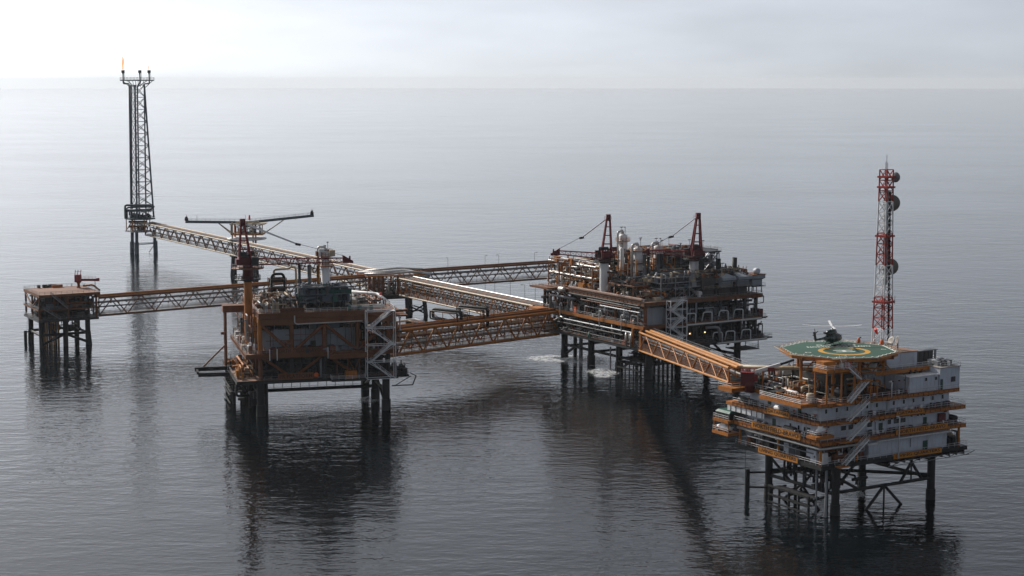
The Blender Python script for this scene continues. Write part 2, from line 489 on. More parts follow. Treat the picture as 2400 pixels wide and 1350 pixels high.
sv, sf = [(0, 0, 0)], []
for d in rings[1:]:
    for k in range(NS):
        t = 2 * math.pi * k / NS; sv.append((d * math.cos(t), d * math.sin(t), -d * d / (2 * RE)))
for k in range(NS): sf.append((0, 1 + k, 1 + (k + 1) % NS))
for q in range(len(rings) - 2):
    for k in range(NS):
        a_, b_ = 1 + q * NS + k, 1 + q * NS + (k + 1) % NS; sf.append((a_, a_ + NS, b_ + NS, b_))
sea = MB().poly_faces(sv, sf, True).build('sea', sea_mat())
sea['kind'] = 'structure'; sea['label'] = 'calm grey sea with low wind ripples'

hm, hnt, hout = mat_new('sea_haze')
hv = hnt.nodes.new('ShaderNodeVolumePrincipled')
hv.inputs['Color'].default_value = (0.90, 0.95, 1.0, 1)
hv.inputs['Density'].default_value = 0.000023
hv.inputs['Anisotropy'].default_value = 0.35
hnt.links.new(hv.outputs[0], hout.inputs['Volume'])
H2 = S + 500
haze = MB().span((-H2, -H2, -S * S / (2 * RE) - 2), (H2, H2, 128)).build('haze', hm)
haze['kind'] = 'stuff'; haze['label'] = 'thin pale sea haze'


# ================================================================== frames of the platforms
LQ = Frame(74.6, 395.0, 31.0)      # quarters: origin at the leg nearest the open sea
PR = Frame(-75.0, 514.4, 15.0)     # production
UT = Frame(45.8, 579.6, 31.8)      # utilities and compression
WH = Frame(-176.6, 648.1, 29.0)    # wellheads

# ------------------------------------------------------------------ bridges
def bridge(label, A, B, w, hA, hB, nv, chord, brace, rc, rb, pipes, walk=True, ts=None, handrail='steel', group=None):
    A, B = Vector(A), Vector(B); d = B - A
    L = math.hypot(d.x, d.y); ang = math.atan2(d.y, d.x)
    t = thing('link_bridge', label, 'bridge', WORLD, A.x, A.y, A.z, math.degrees(ang), group)
    z = lambda x: d.z * x / L
    hh = lambda x: hA + (hB - hA) * x / L
    ts = ts or [k / nv for k in range(nv + 1)]
    xs = [q * L for q in ts]
    for sy in (-1, 1):
        y = sy * w / 2
        cyl('chord', (0, y, 0), (L, y, d.z), rc, chord, t)
        cyl('chord', (0, y, hA), (L, y, d.z + hB), rc * 1.1, chord, t)
        for k in range(len(xs) - 1):
            m = (xs[k] + xs[k + 1]) / 2
            cyl('brace', (xs[k], y, z(xs[k])), (m, y, z(m) + hh(m)), rb, brace, t)
            cyl('brace', (m, y, z(m) + hh(m)), (xs[k + 1], y, z(xs[k + 1])), rb, brace, t)
        for x in (0, L): cyl('end_post', (x, y, z(x)), (x, y, z(x) + hh(x)), rb, brace, t)
    for k, x in enumerate(xs):
        bar('cross_beam', (x, -w / 2, z(x)), (x, w / 2, z(x)), .3, .4, brace, t)
        if k < len(xs) - 1:
            m = (x + xs[k + 1]) / 2
            bar('cross_beam', (m, -w / 2, z(m) + hh(m)), (m, w / 2, z(m) + hh(m)), .3, .4, brace, t)
            bar('cross_beam', (m, -w / 2, z(m)), (m, w / 2, z(m)), .25, .3, brace, t)
    if walk:
        mb = MB(); mb.beam((0, 0, .25), (L, 0, d.z + .25), w - 1.0, .12); mb.build('walkway', 'steel' if chord != 'dark' else 'dark', t)
        for sy in (-1, 1):
            railing(t, [(0, sy * (w / 2 - .4), .3), (L, sy * (w / 2 - .4), d.z + .3)], handrail, step=2.2, rails=(1.0, .66, .33), h=1.3, r=.05)
    for (y, dz, r, m) in pipes:      # dz is measured from the bottom chord, above 0.9 h it lies on the top chord
        cyl('pipe', (-.5, y, dz), (L + .5, y, d.z + dz * hB / hA), r, m, t)
    # pipe saddles and small hangers, too fine to pick apart
    mb = MB(); g = random.Random(int(L * 10))
    n = int(L / 3.2)
    for k in range(1, n):
        x = L * k / n
        for (y, dz, r, m) in pipes:
            zz = z(x) + dz * (1 + (hB / hA - 1) * x / L)
            mb.box((x, y, zz - r - .12), (.3, r * 2 + .25, .3))
        if k % 2: mb.tube((x, g.choice((-1, 1)) * (w / 2 - .8), z(x)), (x, g.choice((-1, 1)) * (w / 2 - .8), z(x) + hh(x)), .06, 4)
    if pipes: mb.build('pipe_supports', brace, t, 'stuff')
    return t

bridge('weathered tan truss bridge running out to the flare tower', (-208.5, 1003, 11), (-54, 746, 10.3), 5.2, 6.6, 6.6, 22, 'cream', 'rust', .38, .26,
       [(1.7, 7.2, .38, 'cream'), (.2, 7.1, .3, 'rust'), (-1.2, 7.0, .25, 'grime'), (1.4, 4.2, .35, 'steel'), (-1.5, 2.6, .3, 'grime')])
bridge('rusty orange truss bridge from the small wellhead platform, passing behind the production platform', (-158.5, 661.5, 10.6), (-57, 738, 10.4), 5.0, 6.8, 6.8, 11, 'rust', 'rust', .42, .22,
       [(-1.3, 7.5, .5, 'orange'), (0.2, 7.4, .4, 'rust'), (1.4, 4.6, .42, 'steel'), (-1.2, 3.2, .28, 'steel')])
bridge('brown truss bridge carrying grey pipes, leading behind the compression platform', (-41, 753, 10.4), (60, 817.5, 10.4), 5.0, 7.0, 7.0, 10, 'rust', 'rust', .42, .24,
       [(-1.2, 7.6, .45, 'rust'), (.3, 7.5, .4, 'rust'), (1.2, 5.0, .5, 'steel'), (-1.5, 3.4, .35, 'pipe')])
bridge('ochre truss bridge topped by long gleaming white pipes, from hub to compression platform', (-44, 731, 9.8), (11, 640, 10.0), 7.5, 7.0, 7.0, 13, 'cream', 'orange', .36, .2,
       [(2.5, 7.5, .4, 'pipe'), (.9, 7.2, .3, 'rust'), (-.8, 7.2, .28, 'grime'), (-2.3, 7.15, .2, 'rust'), (-2.4, 3.0, .5, 'grime'), (-.6, 2.6, .5, 'steel'), (1.2, 3.2, .42, 'grime'), (-1.5, 5.0, .4, 'steel'), (1.8, 5.2, .3, 'rust')], handrail='orange')
bp = bridge('bright orange truss bridge with dark pipe loops, between production and compression platforms', (-47.5, 566, 9.7), (14.5, 622.5, 9.4), 7.0, 7.9, 7.9, 8, 'orange', 'orange', .5, .3,
       [(-2.2, 8.6, .5, 'rust'), (2.4, 8.5, .4, 'orange'), (-2.0, 3.2, .5, 'pipe'), (-.6, 3.0, .42, 'cream'), (.9, 2.7, .5, 'pipe'), (2.2, 3.4, .3, 'steel'), (-1.3, 5.2, .35, 'rust'), (1.5, 5.4, .4, 'cream')], handrail='rust')
# expansion loops standing over that bridge
for x0, m1 in ((39, 'black'), (51, 'black')):
    MB().path([(x0, -2.0, 5.2), (x0, -2.0, 11.6), (x0 - 2.5, 10, 11.6), (x0 - 2.5, 10, 8.6), (x0 - 2.5, 2.6, 8.4)], .55, 8).build('pipe_loop', m1, bp)
    MB().path([(x0 - 2.2, -2.6, 5.0), (x0 - 2.2, -2.6, 11.2), (x0 - 4.6, 9.0, 11.2), (x0 - 4.6, 9.0, 8.6), (x0 - 4.6, 2.0, 8.4)], .3, 6).build('pipe_loop', 'dark', bp)
mb = MB()
for x, y in ((35, -3), (41, -3), (35, 3), (41, 3), (47, -3), (53, -3), (47, 3), (53, 3)): mb.tube((x, y, 7.9), (x, y, 11.4), .12, 5)
for x in (35, 41, 47, 53): mb.beam((x, -3, 11.2), (x, 10, 11.2), .25, .3); mb.tube((x, 10, 11.2), (x, 3, 8.2), .12, 5)
mb.build('loop_support_frames', 'rust', bp, 'stuff')
for k in range(1, 26):
    for y in (-3.5, 3.5): cyl('hanger', (k * 3.2, y, 0), (k * 3.2, y, 7.9), .09, 'rust', bp)
for y in (-3.3, 3.3):
    for z in (1.7, 3.3, 5.6): cyl('rail_pipe', (0, y, z), (83.6, y, z - .3), .11, 'rust', bp)
MB().path([(3, 1.5, 8.8), (3, 7.0, 9.2), (26, 7.0, 9.2), (26, 2.0, 8.8)], .45, 8).build('pipe_loop', 'white', bp)
MB().path([(5, 1.0, 8.9), (5, 5.6, 9.3), (22, 5.6, 9.3), (22, 1.0, 8.9)], .32, 8).build('pipe_loop', 'cream', bp)
lb = bridge('yellow truss bridge with heavy pipes climbing to the living quarters', UT.w(-3.2, -3.0, 10.3), LQ.w(-6.5, 28.2, 27.4), 4.6, 6.1, 3.5, 7, 'yellow', 'orange', .33, .17,
       [(1.3, 6.6, .5, 'yellow'), (-.2, 6.5, .4, 'yellow'), (-1.0, 4.4, .34, 'pipe'), (.6, 3.6, .3, 'pipe'), (1.2, 2.4, .25, 'white')],
       ts=[0, .19, .36, .52, .66, .785, .9, 1.0], handrail='yellow')
_L = math.hypot(UT.w(-3.2, -3.0)[0] - LQ.w(-6.5, 28.2)[0], UT.w(-3.2, -3.0)[1] - LQ.w(-6.5, 28.2)[1])
railing(lb, [(0, 2.2, 6.3), (_L, 2.2, 17.1 + 3.7)], 'steel', step=2.4, rails=(1.0, .5), h=1.2)
for sy in (-1, 1): railing(lb, [(0, sy * 2.1, .3), (_L, sy * 2.1, 17.4)], 'rust', step=1.9, rails=(1.0, .8, .6, .4, .2), h=2.3, r=.05)
mb = MB(); mb.beam((0, 0, .5), (_L, 0, 17.6), 3.4, .1); mb.build('floor_grating', 'dark', lb)

# ------------------------------------------------------------------ flare tower
ft = thing('flare_tower', 'tall dark lattice flare tower with three burner tips on a tripod jacket', 'flare tower', WORLD, -214, 1008, 0)
FA, FB, FC = (-5.6, 0), (6.2, 4.5), (-1.5, -5.0)          # bottom corners
TA, TB, TC = (-4.2, 0.5), (3.0, 2.5), (-1.2, -3.0)        # top corners
for (x, y) in ((-6.2, 1), (6.6, 6), (-2.4, -4)):
    cyl('leg', (x, y, -8), (x * .92, y * .9, 13), .95, 'blue', ft); cyl('leg_sleeve', (x, y, -8), (x * .97, y * .97, 6.5), 1.3, 'blue', ft)
for p, q in (((-6, 1, 5.4), (6.4, 6, 5.4)), ((-6, 1, 5.6), (-2.4, -4, 5.6)), ((-2.4, -4, 5.0), (6.4, 6, 5.0)), ((6.4, 6, 5.2), (3.5, 2.0, .2)), ((-5.8, 1, 4.8), (-3.5, -2.4, .2))):
    cyl('brace', p, q, .22, 'blue', ft)
fdk = MB(); fdk.prism([(-9.5, -1), (-4, -8), (3, -8), (6, -2), (3, 6), (-6, 6)], 12.5, 13.1); fdk.build('deck', 'steel', ft)
fdk = MB(); fdk.prism([(-9.0, -2), (-5, -7), (5, -7), (8, 0), (3, 6), (-6, 6)], 19.6, 20.3); fdk.build('deck', 'blue', ft)
railing(ft, [(-9.3, -1, 13.1), (-4, -7.8, 13.1), (2.8, -7.8, 13.1)], 'steel'); railing(ft, [(-8.8, -2, 20.3), (-5, -6.8, 20.3), (4.8, -6.8, 20.3), (7.8, 0, 20.3)], 'blue')
for (x, y) in ((-8.5, -1.5), (-4, -6), (3, -6), (5, -1), (-5, 5), (2, 5)): cyl('column', (x, y, 13), (x, y, 19.6), .28, 'orange', ft)
for p, q in (((-8.5, -1.5, 13.2), (-4, -6, 19.5)), ((-4, -6, 19.5), (3, -6, 13.2)), ((-4, -6, 15.4), (3, -6, 15.4)), ((-4, -6, 17.6), (3, -6, 17.6))): cyl('brace', p, q, .26, 'rust', ft)
for z0, wdt in ((15.0, 1.3), (17.8, 1.2)): bx('catwalk', (-6.5, -4.5, z0), (3.5, -3.2, z0 + wdt), 'rust', ft)
NB = 11
def tri(k):
    f = k / NB; z = 20.3 + (96.5 - 20.3) * f
    return [Vector((a[0] + (b[0] - a[0]) * f, a[1] + (b[1] - a[1]) * f, z)) for a, b in ((FA, TA), (FB, TB), (FC, TC))]
t0, t1 = tri(0), tri(NB)
for k in range(3): cyl('tower_leg', t0[k], t1[k], .52, 'blue', ft)
for k in range(NB):
    a, b = tri(k), tri(k + 1)
    for j in range(3):
        i2 = (j + 1) % 3
        cyl('brace', a[j], b[i2], .17, 'blue', ft); cyl('brace', a[i2], b[j], .17, 'blue', ft); cyl('strut', b[j], b[i2], .17, 'blue', ft)
bx('top_platform', (-10, -1.4, 98.9), (9, 1.6, 99.6), 'blue', ft)
railing(ft, [(-10, -1.3, 99.6), (9, -1.3, 99.6)], 'blue', h=1.3, r=.07); railing(ft, [(-10, 1.5, 99.6), (9, 1.5, 99.6)], 'blue', h=1.3, r=.07)
for (tx, bxp, by) in ((-8.5, -5.0, -.6), (1.1, -.2, -1.4), (6.4, 3.2, 1.4)):
    MB().path([(bxp - .6, by - 1.2, 20), (bxp, by, 95), (tx if abs(tx - bxp) < 2 else bxp, by, 97.3), (tx, .2, 97.3), (tx, .2, 103.6)] if abs(tx - bxp) >= 2 else
              [(bxp - .5, by - 1.2, 20), (bxp, by, 95.5), (tx, .2, 98), (tx, .2, 103.6)], .42, 8).build('flare_pipe', 'blue', ft)
    tip = MB().lathe([(.5, 102.6), (.5, 103.4), (.95, 103.5), (.95, 104.9), (.7, 104.95), (.7, 104.2)], (tx, .2, 0), 10).build('burner_tip', 'dark', ft)
    MB().tube((tx + .9, .2, 99.5), (tx + .9, .2, 103.5), .1, 5).build('pilot_line', 'blue', ft)
for p, q in (((-8.8, 0, 98.9), (-3.6, .2, 94.5)), ((8.2, 0, 98.9), (3, 1.8, 94.5)), ((-6, 0, 98.9), (-1, -2.5, 95)), ((5, 0, 98.9), (-.5, -2.5, 95))): cyl('brace', p, q, .2, 'blue', ft)
for x in (-4, -2.5, -1.2, 0, 1.2, 2.6): cyl('post', (x, .2, 95.5), (x * 1.25, .2, 98.9), .14, 'blue', ft)
MB().path([(-8.2, -5, 20.3), (-8.2, -5, 28), (6.4, -5, 28), (8, -5, 27), (6.4, -5, 25.4), (-8, -5, 25.2)], .62, 8, bend=1.6).build('pipe_loop', 'blue', ft)
MB().path([(-7.4, -4, 20.3), (-7.4, -4, 26.6), (7, 3.4, 26.6)], .5, 8).build('pipe_loop', 'blue', ft)
bx('landing', (-7, -5.5, 24.2), (6.5, 4.5, 24.6), 'blue', ft); railing(ft, [(-7, -5.4, 24.6), (6.4, -5.4, 24.6)], 'blue')
clutter(ft, -6, 5, -5, 4, 20.3, 24.2, 40, ['blue', 'steel', 'dark'], 11, .1, .35)
clutter(ft, -6, 3, -5, 3, 13.1, 19.0, 26, ['rust', 'dark', 'steel'], 12, .1, .3)
def flame(label, x, z0, h, r):
    pr = []
    g = random.Random(int(h * 7))
    for k in range(13):
        f = k / 12; pr.append((max(.04, r * math.sin(math.pi * (f ** .75)) ** .8 * (1 + .25 * math.sin(9 * f + h))), z0 + h * f))
    mb = MB().lathe(pr, (0, 0, 0), 10)
    mb.v = [(vx + x + .35 * math.sin(vz * .7) * (vz - z0) / h, vy + .2 + .3 * math.cos(vz * .9) * (vz - z0) / h, vz) for vx, vy, vz in mb.v]
    o = mb.build('gas_flame', 'flame'); o.location = (-214, 1008, 0)
    o['label'] = label; o['category'] = 'flame'
    return o
flame('tall orange gas flame over the outermost burner tip of the flare tower', -8.5, 104.8, 8.6, .62)
flame('thin short pinkish flame over the burner tip beside the unlit middle one', 6.4, 104.8, 4.0, .16)

# ------------------------------------------------------------------ arm platform half way along the flare bridge
ar = thing('bridge_support_platform', 'bridge support with round white landing and two long dark arms spread over it', 'platform', WORLD, -138, 897, 0)
for (x, y) in ((-5, -4), (5, -4), (-5, 5), (5, 5)):
    cyl('leg', (x * 1.25, y * 1.25, -8), (x, y, 10.3), .9, 'dark', ar)
for p, q in (((-5.8, -4.6, 3), (5.8, -4.6, 3)), ((-5.8, 5.6, 3), (5.8, 5.6, 3)), ((-6, -4.8, 3), (-5, 5, 10)), ((6, -4.8, 3), (5, 5, 10))): cyl('brace', p, q, .3, 'dark', ar)
bx('deck', (-6.5, -6, 9.6), (6.5, 6.5, 10.2), 'steel', ar)
for x in (-5.2, 5.4): cyl('column', (x, 4.4, 10.2), (x, 4.4, 27), .5, 'orange', ar); cyl('column', (x, -4.4, 10.2), (x, -4.4, 27), .42, 'cream', ar)
MB().lathe([(.5, 18.1), (9.6, 18.1), (10.1, 18.35), (10.1, 18.7), (9.5, 18.9), (.5, 18.9)], (1.6, 0, 0), 28).build('round_landing', 'white', ar)
bx('machinery_floor', (-6, -5, 20.6), (10.5, 5, 21.3), 'yellow', ar)
bx('machinery_floor', (-6.5, -5.4, 26.0), (11.5, 5.4, 26.4), 'cream', ar)
clutter(ar, -4, 9, -4, 4, 21.3, 25.8, 34, ['steel', 'green', 'white', 'dark'], 21, .1, .3)
mb = MB(); mb.beam((-30, 1.5, 27.0), (-2, -1, 26.9), 1.8, 1.3); mb.build('arm', 'blue', ar)
mb = MB(); mb.beam((-4, -1, 26.85), (8, -1, 27.0), 1.9, 1.4); mb.build('arm_root', 'cream', ar)
mb = MB(); mb.beam((4, -1, 27.0), (35, 9, 29.6), 1.8, 1.3); mb.build('arm', 'blue', ar)
railing(ar, [(-29.5, .8, 27.6), (-2, -1.6, 27.6), (4, -1.8, 27.6), (34.5, 8.2, 30.2)], 'blue', step=2.5, r=.06)
for p, q in (((-13, .3, 26.4), (-6, -2, 21)), ((-13, .3, 26.4), (-6, 2, 21)), ((20, 4, 27.6), (10.3, -2, 21)), ((20, 4, 27.6), (10.3, 3, 21)), ((-5.5, -4.6, 21.3), (10.3, -4.6, 26)), ((10.3, -4.6, 21.3), (10.3, -4.6, 26)), ((4, -4.6, 21.3), (4, -4.6, 26)), ((-5.8, -4.6, 21.3), (-5.8, -4.6, 26))): cyl('strut', p, q, .26, 'cream', ar)
for x, y, z in ((-29.6, 1.5, 27.6), (34.2, 8.8, 30.2)):
    mb = MB(); mb.box((x, y, z + .6), (1.6, 1.8, 1.2)); mb.lathe([(.8, 0), (.8, 1.1)], (x - .5, y - .6, z + 1.4), 10, (1, 0, 0)); mb.tube((x, y, z), (x, y, z + 3), .1, 5); mb.build('winch_head', 'dark', ar)
for x in (-24, 1.0, 26): cyl('light_post', (x, .5 if x < 2 else 5.6, 27.5), (x, .5 if x < 2 else 5.6, 30.6), .08, 'dark', ar)
mb = MB().lathe([(.12, 27.4), (.12, 28.2), (.55, 28.3), (.4, 30.6), (.1, 30.7)], (3.2, -1, 0), 8); mb.build('signal_cone', 'signal', ar)

# ------------------------------------------------------------------ hub where the bridges meet
hb = thing('bridge_hub_platform', 'low dark hub platform under rusty pipe columns where the truss bridges meet', 'platform', WORLD, -49, 740, 0, 20)
for (x, y) in ((-12, -7), (2, -8), (10, -6), (-12, 7), (8, 8), (-4, 8)):
    cyl('leg', (x * 1.15, y * 1.2, -9), (x, y, 9.4), .95, 'black', hb)
for p, q in (((2, -9, 2.6), (10.6, -6.6, 2.6)), ((2.2, -9, 5), (10.6, -6.6, 1.0)), ((2, -9, 1), (10.4, -6.6, 5)), ((10, -6.6, 3), (8.4, 8.6, 3)), ((-12.8, -7.8, 3), (2, -9, 3)), ((-13, -8, 3), (-13, 8, 3))): cyl('brace', p, q, .32, 'black', hb)
bx('deck', (-16, -10, 9.0), (13, 11, 9.8), 'dark', hb)
bx('edge_girder', (-16.2, -10.3, 8.2), (13.2, -10, 9.9), 'black', hb)
for i, (x, y) in enumerate(((-14.5, -8.5), (-12.6, -8.5), (-10.5, -8.5), (-8.6, -8.5), (-2, -8), (5, -8), (11.5, -8), (-14, 9), (0, 9), (11, 9))):
    cyl('column', (x, y, 9.8), (x, y, 17.8), .62 if i < 4 else .45, 'rust' if i < 6 else 'orange', hb)
bx('upper_frame', (-15.5, -9.2, 17.6), (12.5, -8.4, 18.2), 'orange', hb); bx('upper_frame', (-15.5, 8.4, 17.6), (12.5, 9.2, 18.2), 'orange', hb)
for x in (-15, -8, 0, 7, 12): bx('upper_beam', (x - .2, -8.4, 17.6), (x + .2, 8.4, 18.1), 'rust', hb)
clutter(hb, -14, 12, -9, 9, 9.8, 17.4, 90, ['rust', 'orange', 'dark', 'pipe', 'grime'], 31, .12, .42)
MB().path([(-16, 3, 18.6), (-8, -2, 18.9), (2, -4, 19.6), (6, -7, 18.8), (12, -10, 18.2)], .55, 8).build('pipe', 'white', hb)
MB().path([(-15, -3, 18.4), (-5, -7, 18.6), (4, -8, 19.2), (12, -8.6, 18.3)], .5, 8).build('pipe', 'pipe', hb)
MB().path([(-12, 7, 18.6), (2, 6, 19.4), (9, 5, 19.0), (14, 9, 18.3)], .45, 8).build('pipe', 'pipe', hb)
railing(hb, [(-15.5, -9, 18.2), (12.5, -9, 18.2)], 'steel')
mb = MB()
for k in range(4):
    x = -16 + k * .9; mb.path([(x, -6 + k, 9.6), (x - 1.2, -6 + k, 9.2), (x - 1.2, -6 + k, 5.0)], .22, 6)
mb.build('riser_bends', 'dark', hb)
# bracing platform behind the compression platform, where the far bridge lands
hs = thing('far_bridge_landing', 'plain dark jacket carrying the far end of the brown pipe bridge', 'platform', WORLD, 64, 820, 0, 33)
for (x, y) in ((-4, -4), (4, -4), (-4, 4), (4, 4)): cyl('leg', (x * 1.3, y * 1.3, -9), (x, y, 10), .8, 'black', hs)
bx('deck', (-6, -6, 9.4), (6, 6, 10.2), 'steel', hs)
for p, q in (((-4.8, -4.8, 3), (4.8, -4.8, 3)), ((-4.8, 4.8, 3), (4.8, 4.8, 3)), ((-5, -5, 1), (4.2, -4.2, 9))): cyl('brace', p, q, .3, 'black', hs)

# ------------------------------------------------------------------ pedestal cranes
def lattice_boom(parent, p, q, w0, w1, m, bays, rc=.14, rl=.06):
    p, q = Vector(p), Vector(q); d, a, b = MB().frame_of(p, q)
    C = [(-1, -1), (1, -1), (1, 1), (-1, 1)]
    pt = lambda k, c: p.lerp(q, k / bays) + (a * c[0] + b * c[1]) * (w0 + (w1 - w0) * k / bays) / 2
    ch = [cyl('boom_chord', pt(0, c), pt(bays, c), rc, m, parent) for c in C]
    mb = MB()
    for k in range(bays):
        for j in range(4):
            c0, c1 = C[j], C[(j + 1) % 4]
            if k % 2: mb.tube(pt(k, c0), pt(k + 1, c1), rl, 4)
            else: mb.tube(pt(k, c1), pt(k + 1, c0), rl, 4)
            mb.tube(pt(k, c0), pt(k, c1), rl, 4)
    mb.build('boom_lacing', m, parent, 'stuff')

def crane(fr, x, y, z, az, label, ped_h, ped_r, ped_m, boom_len, boom_up, a_h, m='red', group=None, tiers=1, house='maroon'):
    """az: direction of the boom in degrees in the platform's frame"""
    t = thing('pedestal_crane', label, 'crane', fr, x, y, z, az, group)
    cyl('pedestal', (0, 0, -.3), (0, 0, ped_h), ped_r, ped_m, t)
    MB().lathe([(ped_r, ped_h - 1.2), (ped_r * 1.5, ped_h), (ped_r * 1.5, ped_h + .5)], (0, 0, 0), 16).build('slew_ring', house, t)
    for k in range(tiers):
        zz = ped_h - .6 + k * 3.4; rr = 3.9 + k * 1.0
        MB().lathe([(.8, zz), (rr, zz), (rr, zz + .25), (.8, zz + .25)], (0, 0, 0), 20).build('service_platform', 'rust' if k else 'dark', t)
        mb = MB(); pts = [(rr * .97 * math.cos(R(18 * j)), rr * .97 * math.sin(R(18 * j)), zz + .2) for j in range(21)]
        rail_mb(pts, 1.2, 3, .07, mb); mb.build('railing', 'dark', t)
    zt = ped_h + .5 + (tiers - 1) * 3.4
    if tiers > 1: cyl('slew_column', (0, 0, ped_h), (0, 0, zt + .2), ped_r * 1.25, 'maroon', t)
    hs = MB(); hs.box((-.8, 0, zt + 1.3), (3.8, 3.0, 2.4)); hs.box((-2.9, 0, zt + 1.0), (1.2, 3.6, 1.7)); hs.box((-.5, 2.1, zt + 1.2), (2.5, .8, 1.6)); hs.build('machinery_house', house, t)
    cb = MB(); cb.box((2.0, -2.2, zt + 1.4), (2.0, 1.8, 2.3)); cabin = cb.build('cab', 'dark', t)
    bx('window', (3.0, -3.0, zt + 1.2), (3.06, -1.4, zt + 2.4), 'glass', cabin)
    clutter(t, -3, 2, -2.2, 2.2, zt + 2.6, zt + 4.0, 10, [house, 'dark'], int(x * 7 + y) + 3, .08, .2)
    top = Vector((-1.3, 0, zt + a_h))
    for s in (-1, 1):
        cyl('gantry_leg', (.9, s * 1.3, zt + 2.0), top + Vector((.5, s * .45, 0)), .32, m, t)
        cyl('gantry_leg', (-2.4, s * 1.2, zt + 2.0), top + Vector((-.5, s * .45, 0)), .32, m, t)
        for k in (1, 2, 3):
            f = k / 4; pa = Vector((.9, s * 1.3, zt + 2)).lerp(top + Vector((.5, s * .45, 0)), f); pb = Vector((-2.4, s * 1.2, zt + 2)).lerp(top + Vector((-.5, s * .45, 0)), f)
            cyl('gantry_strut', pa, pb, .11, m, t)
    hd = MB(); hd.box((top.x, 0, top.z + .4), (1.5, 1.6, 1.9)); hd.tube((top.x, -.9, top.z - .4), (top.x, .9, top.z - .4), .5, 10); hd.build('gantry_head', 'maroon', t)
    railing(t, [(top.x - 1.2, -1.2, top.z - .6), (top.x + 1.2, -1.2, top.z - .6)], 'maroon', step=1.2)
    b0 = Vector((2.4, 0, zt + .9)); b1 = b0 + Vector((boom_len, 0, boom_up))
    lattice_boom(t, b0, b1, 1.9, 1.2, m, int(boom_len / 1.7))
    bt = MB(); bt.poly_faces([b1 + Vector(v) for v in ((0, -.6, -.9), (0, -.6, 1.6), (3.2, -.6, -.3), (3.2, -.6, -1.0), (0, .6, -.9), (0, .6, 1.6), (3.2, .6, -.3), (3.2, .6, -1.0))],
                             [(0, 3, 2, 1), (4, 5, 6, 7), (0, 1, 5, 4), (1, 2, 6, 5), (2, 3, 7, 6), (3, 0, 4, 7)])
    bt.tube(b1 + Vector((2.2, 0, -.2)), b1 + Vector((2.2, 0, 1.2)), .3, 6); bt.build('boom_head', 'maroon', t)
    mid = top.lerp(b1 + Vector((0, 0, 1.2)), .55) + Vector((0, 0, -.9))
    for s in (-.5, -.17, .17, .5): cyl('pendant_line', top + Vector((.3, s, s * .5)), mid + Vector((0, s * .4, s * .3)), .08, 'white', t)
    MB().beam(mid - Vector((.8, 0, -.15)), mid + Vector((.8, 0, -.15)), .7, .7).build('bridle_block', 'black', t)
    for s in (-.2, .2): cyl('pendant_line', mid + Vector((.6, s, 0)), b1 + Vector((0, s, 1.4)), .05, 'dark', t)
    hk = cyl('hoist_line', b1 + Vector((2.6, 0, -.8)), b1 + Vector((2.6, 0, -4.2)), .05, 'dark', t)
    MB().box(b1 + Vector((2.6, 0, -4.6)), (.5, .35, .9)).build('hook_block', 'yellow', t)
    return t

# ================================================================== living quarters
lq = thing('living_quarters_platform', 'white and orange multi-storey living quarters on dark jacket legs', 'platform', LQ)
LEGS = [(0, 0), (30, 0), (0, 24), (30, 24)]
legs(lq, LEGS, 11.2, .95, sleeve=2.5)
zb = 5.2
for p, q, r in (((0, 0, zb), (30, 0, zb), .42), ((0, 24, zb), (30, 24, zb), .42), ((0, 0, zb - .4), (0, 24, zb - .4), .42), ((30, 0, zb), (30, 24, zb), .42),
                ((30, 0, 6.0), (15, 12, 6.4), .4), ((0, 0, 6.0), (15, 12, 6.4), .4), ((0, 24, 6), (15, 12, 6.4), .36), ((30, 24, 6), (15, 12, 6.4), .36),
                ((15, 0, zb), (7.5, 0, -2), .36), ((15, 0, zb), (22.5, 0, -2), .36), ((15, 0, zb), (15, 0, -2), .22), ((20, 0, zb), (23.5, 0, 9.8), .36), ((23.5, 0, 9.8), (27, 0, zb), .36), ((23.5, 0, 9.8), (23.5, 0, zb), .2),
                ((0, 0, 9), (7, 0, zb), .36), ((0, 12, zb - .4), (0, 3, -2), .34), ((0, 12, zb - .4), (0, 21, -2), .34), ((0, 24, 9.5), (0, 16, zb - .4), .34), ((0, 0, 9.5), (0, 8, zb - .4), .34),
                ((15, 24, zb), (8, 24, -2), .34), ((15, 24, zb), (23, 24, -2), .34)):
    cyl('brace', p, q, r, 'black', lq)
# boat landing and fender frame on the sheltered side
for y in (3, 6.5, 10, 13.5, 17): cyl('fender_post', (-5.4, y, -2), (-5.4, y, 4.4), .3, 'black', lq); bar('landing_beam', (-5.4, y, 3.2), (-.4, y, 3.6), .35, .4, 'black', lq)
for z in (.4, 2.2, 4.2): bar('fender_rail', (-5.6, 2.6, z), (-5.6, 17.4, z), .3, .35, 'black', lq)
bx('boat_landing', (-5.2, 3, 3.7), (-2.2, 17, 3.9), 'dark', lq); bx('boat_landing', (-5.2, 4, 1.6), (-3.4, 16, 1.8), 'dark', lq)
cyl('pile', (-4.6, 26.5, -6), (-4.6, 26.5, 6.2), .62, 'black', lq); cyl('pile_brace', (-4.6, 26.5, 5.4), (0, 24, 5.4), .25, 'black', lq); cyl('pile_brace', (-4.6, 26.5, 1.8), (0, 23, 1.8), .25, 'black', lq)
for x, y, r in ((2.5, 17, .42), (-3.2, -.4, .3), (-3.2, 3.0, .24), (4.5, 8, .35)): cyl('caisson', (x, y, -6), (x, y, 11.3), r, 'steel' if r < .33 else 'black', lq)
cyl('hanging_line', (-5.0, 26.8, 6.0), (-5.0, 26.8, 12), .05, 'dark', lq)
clutter(lq, -3, 12, 2, 20, 5.6, 10.6, 46, ['black', 'dark'], 41, .1, .4, boxes=.1)
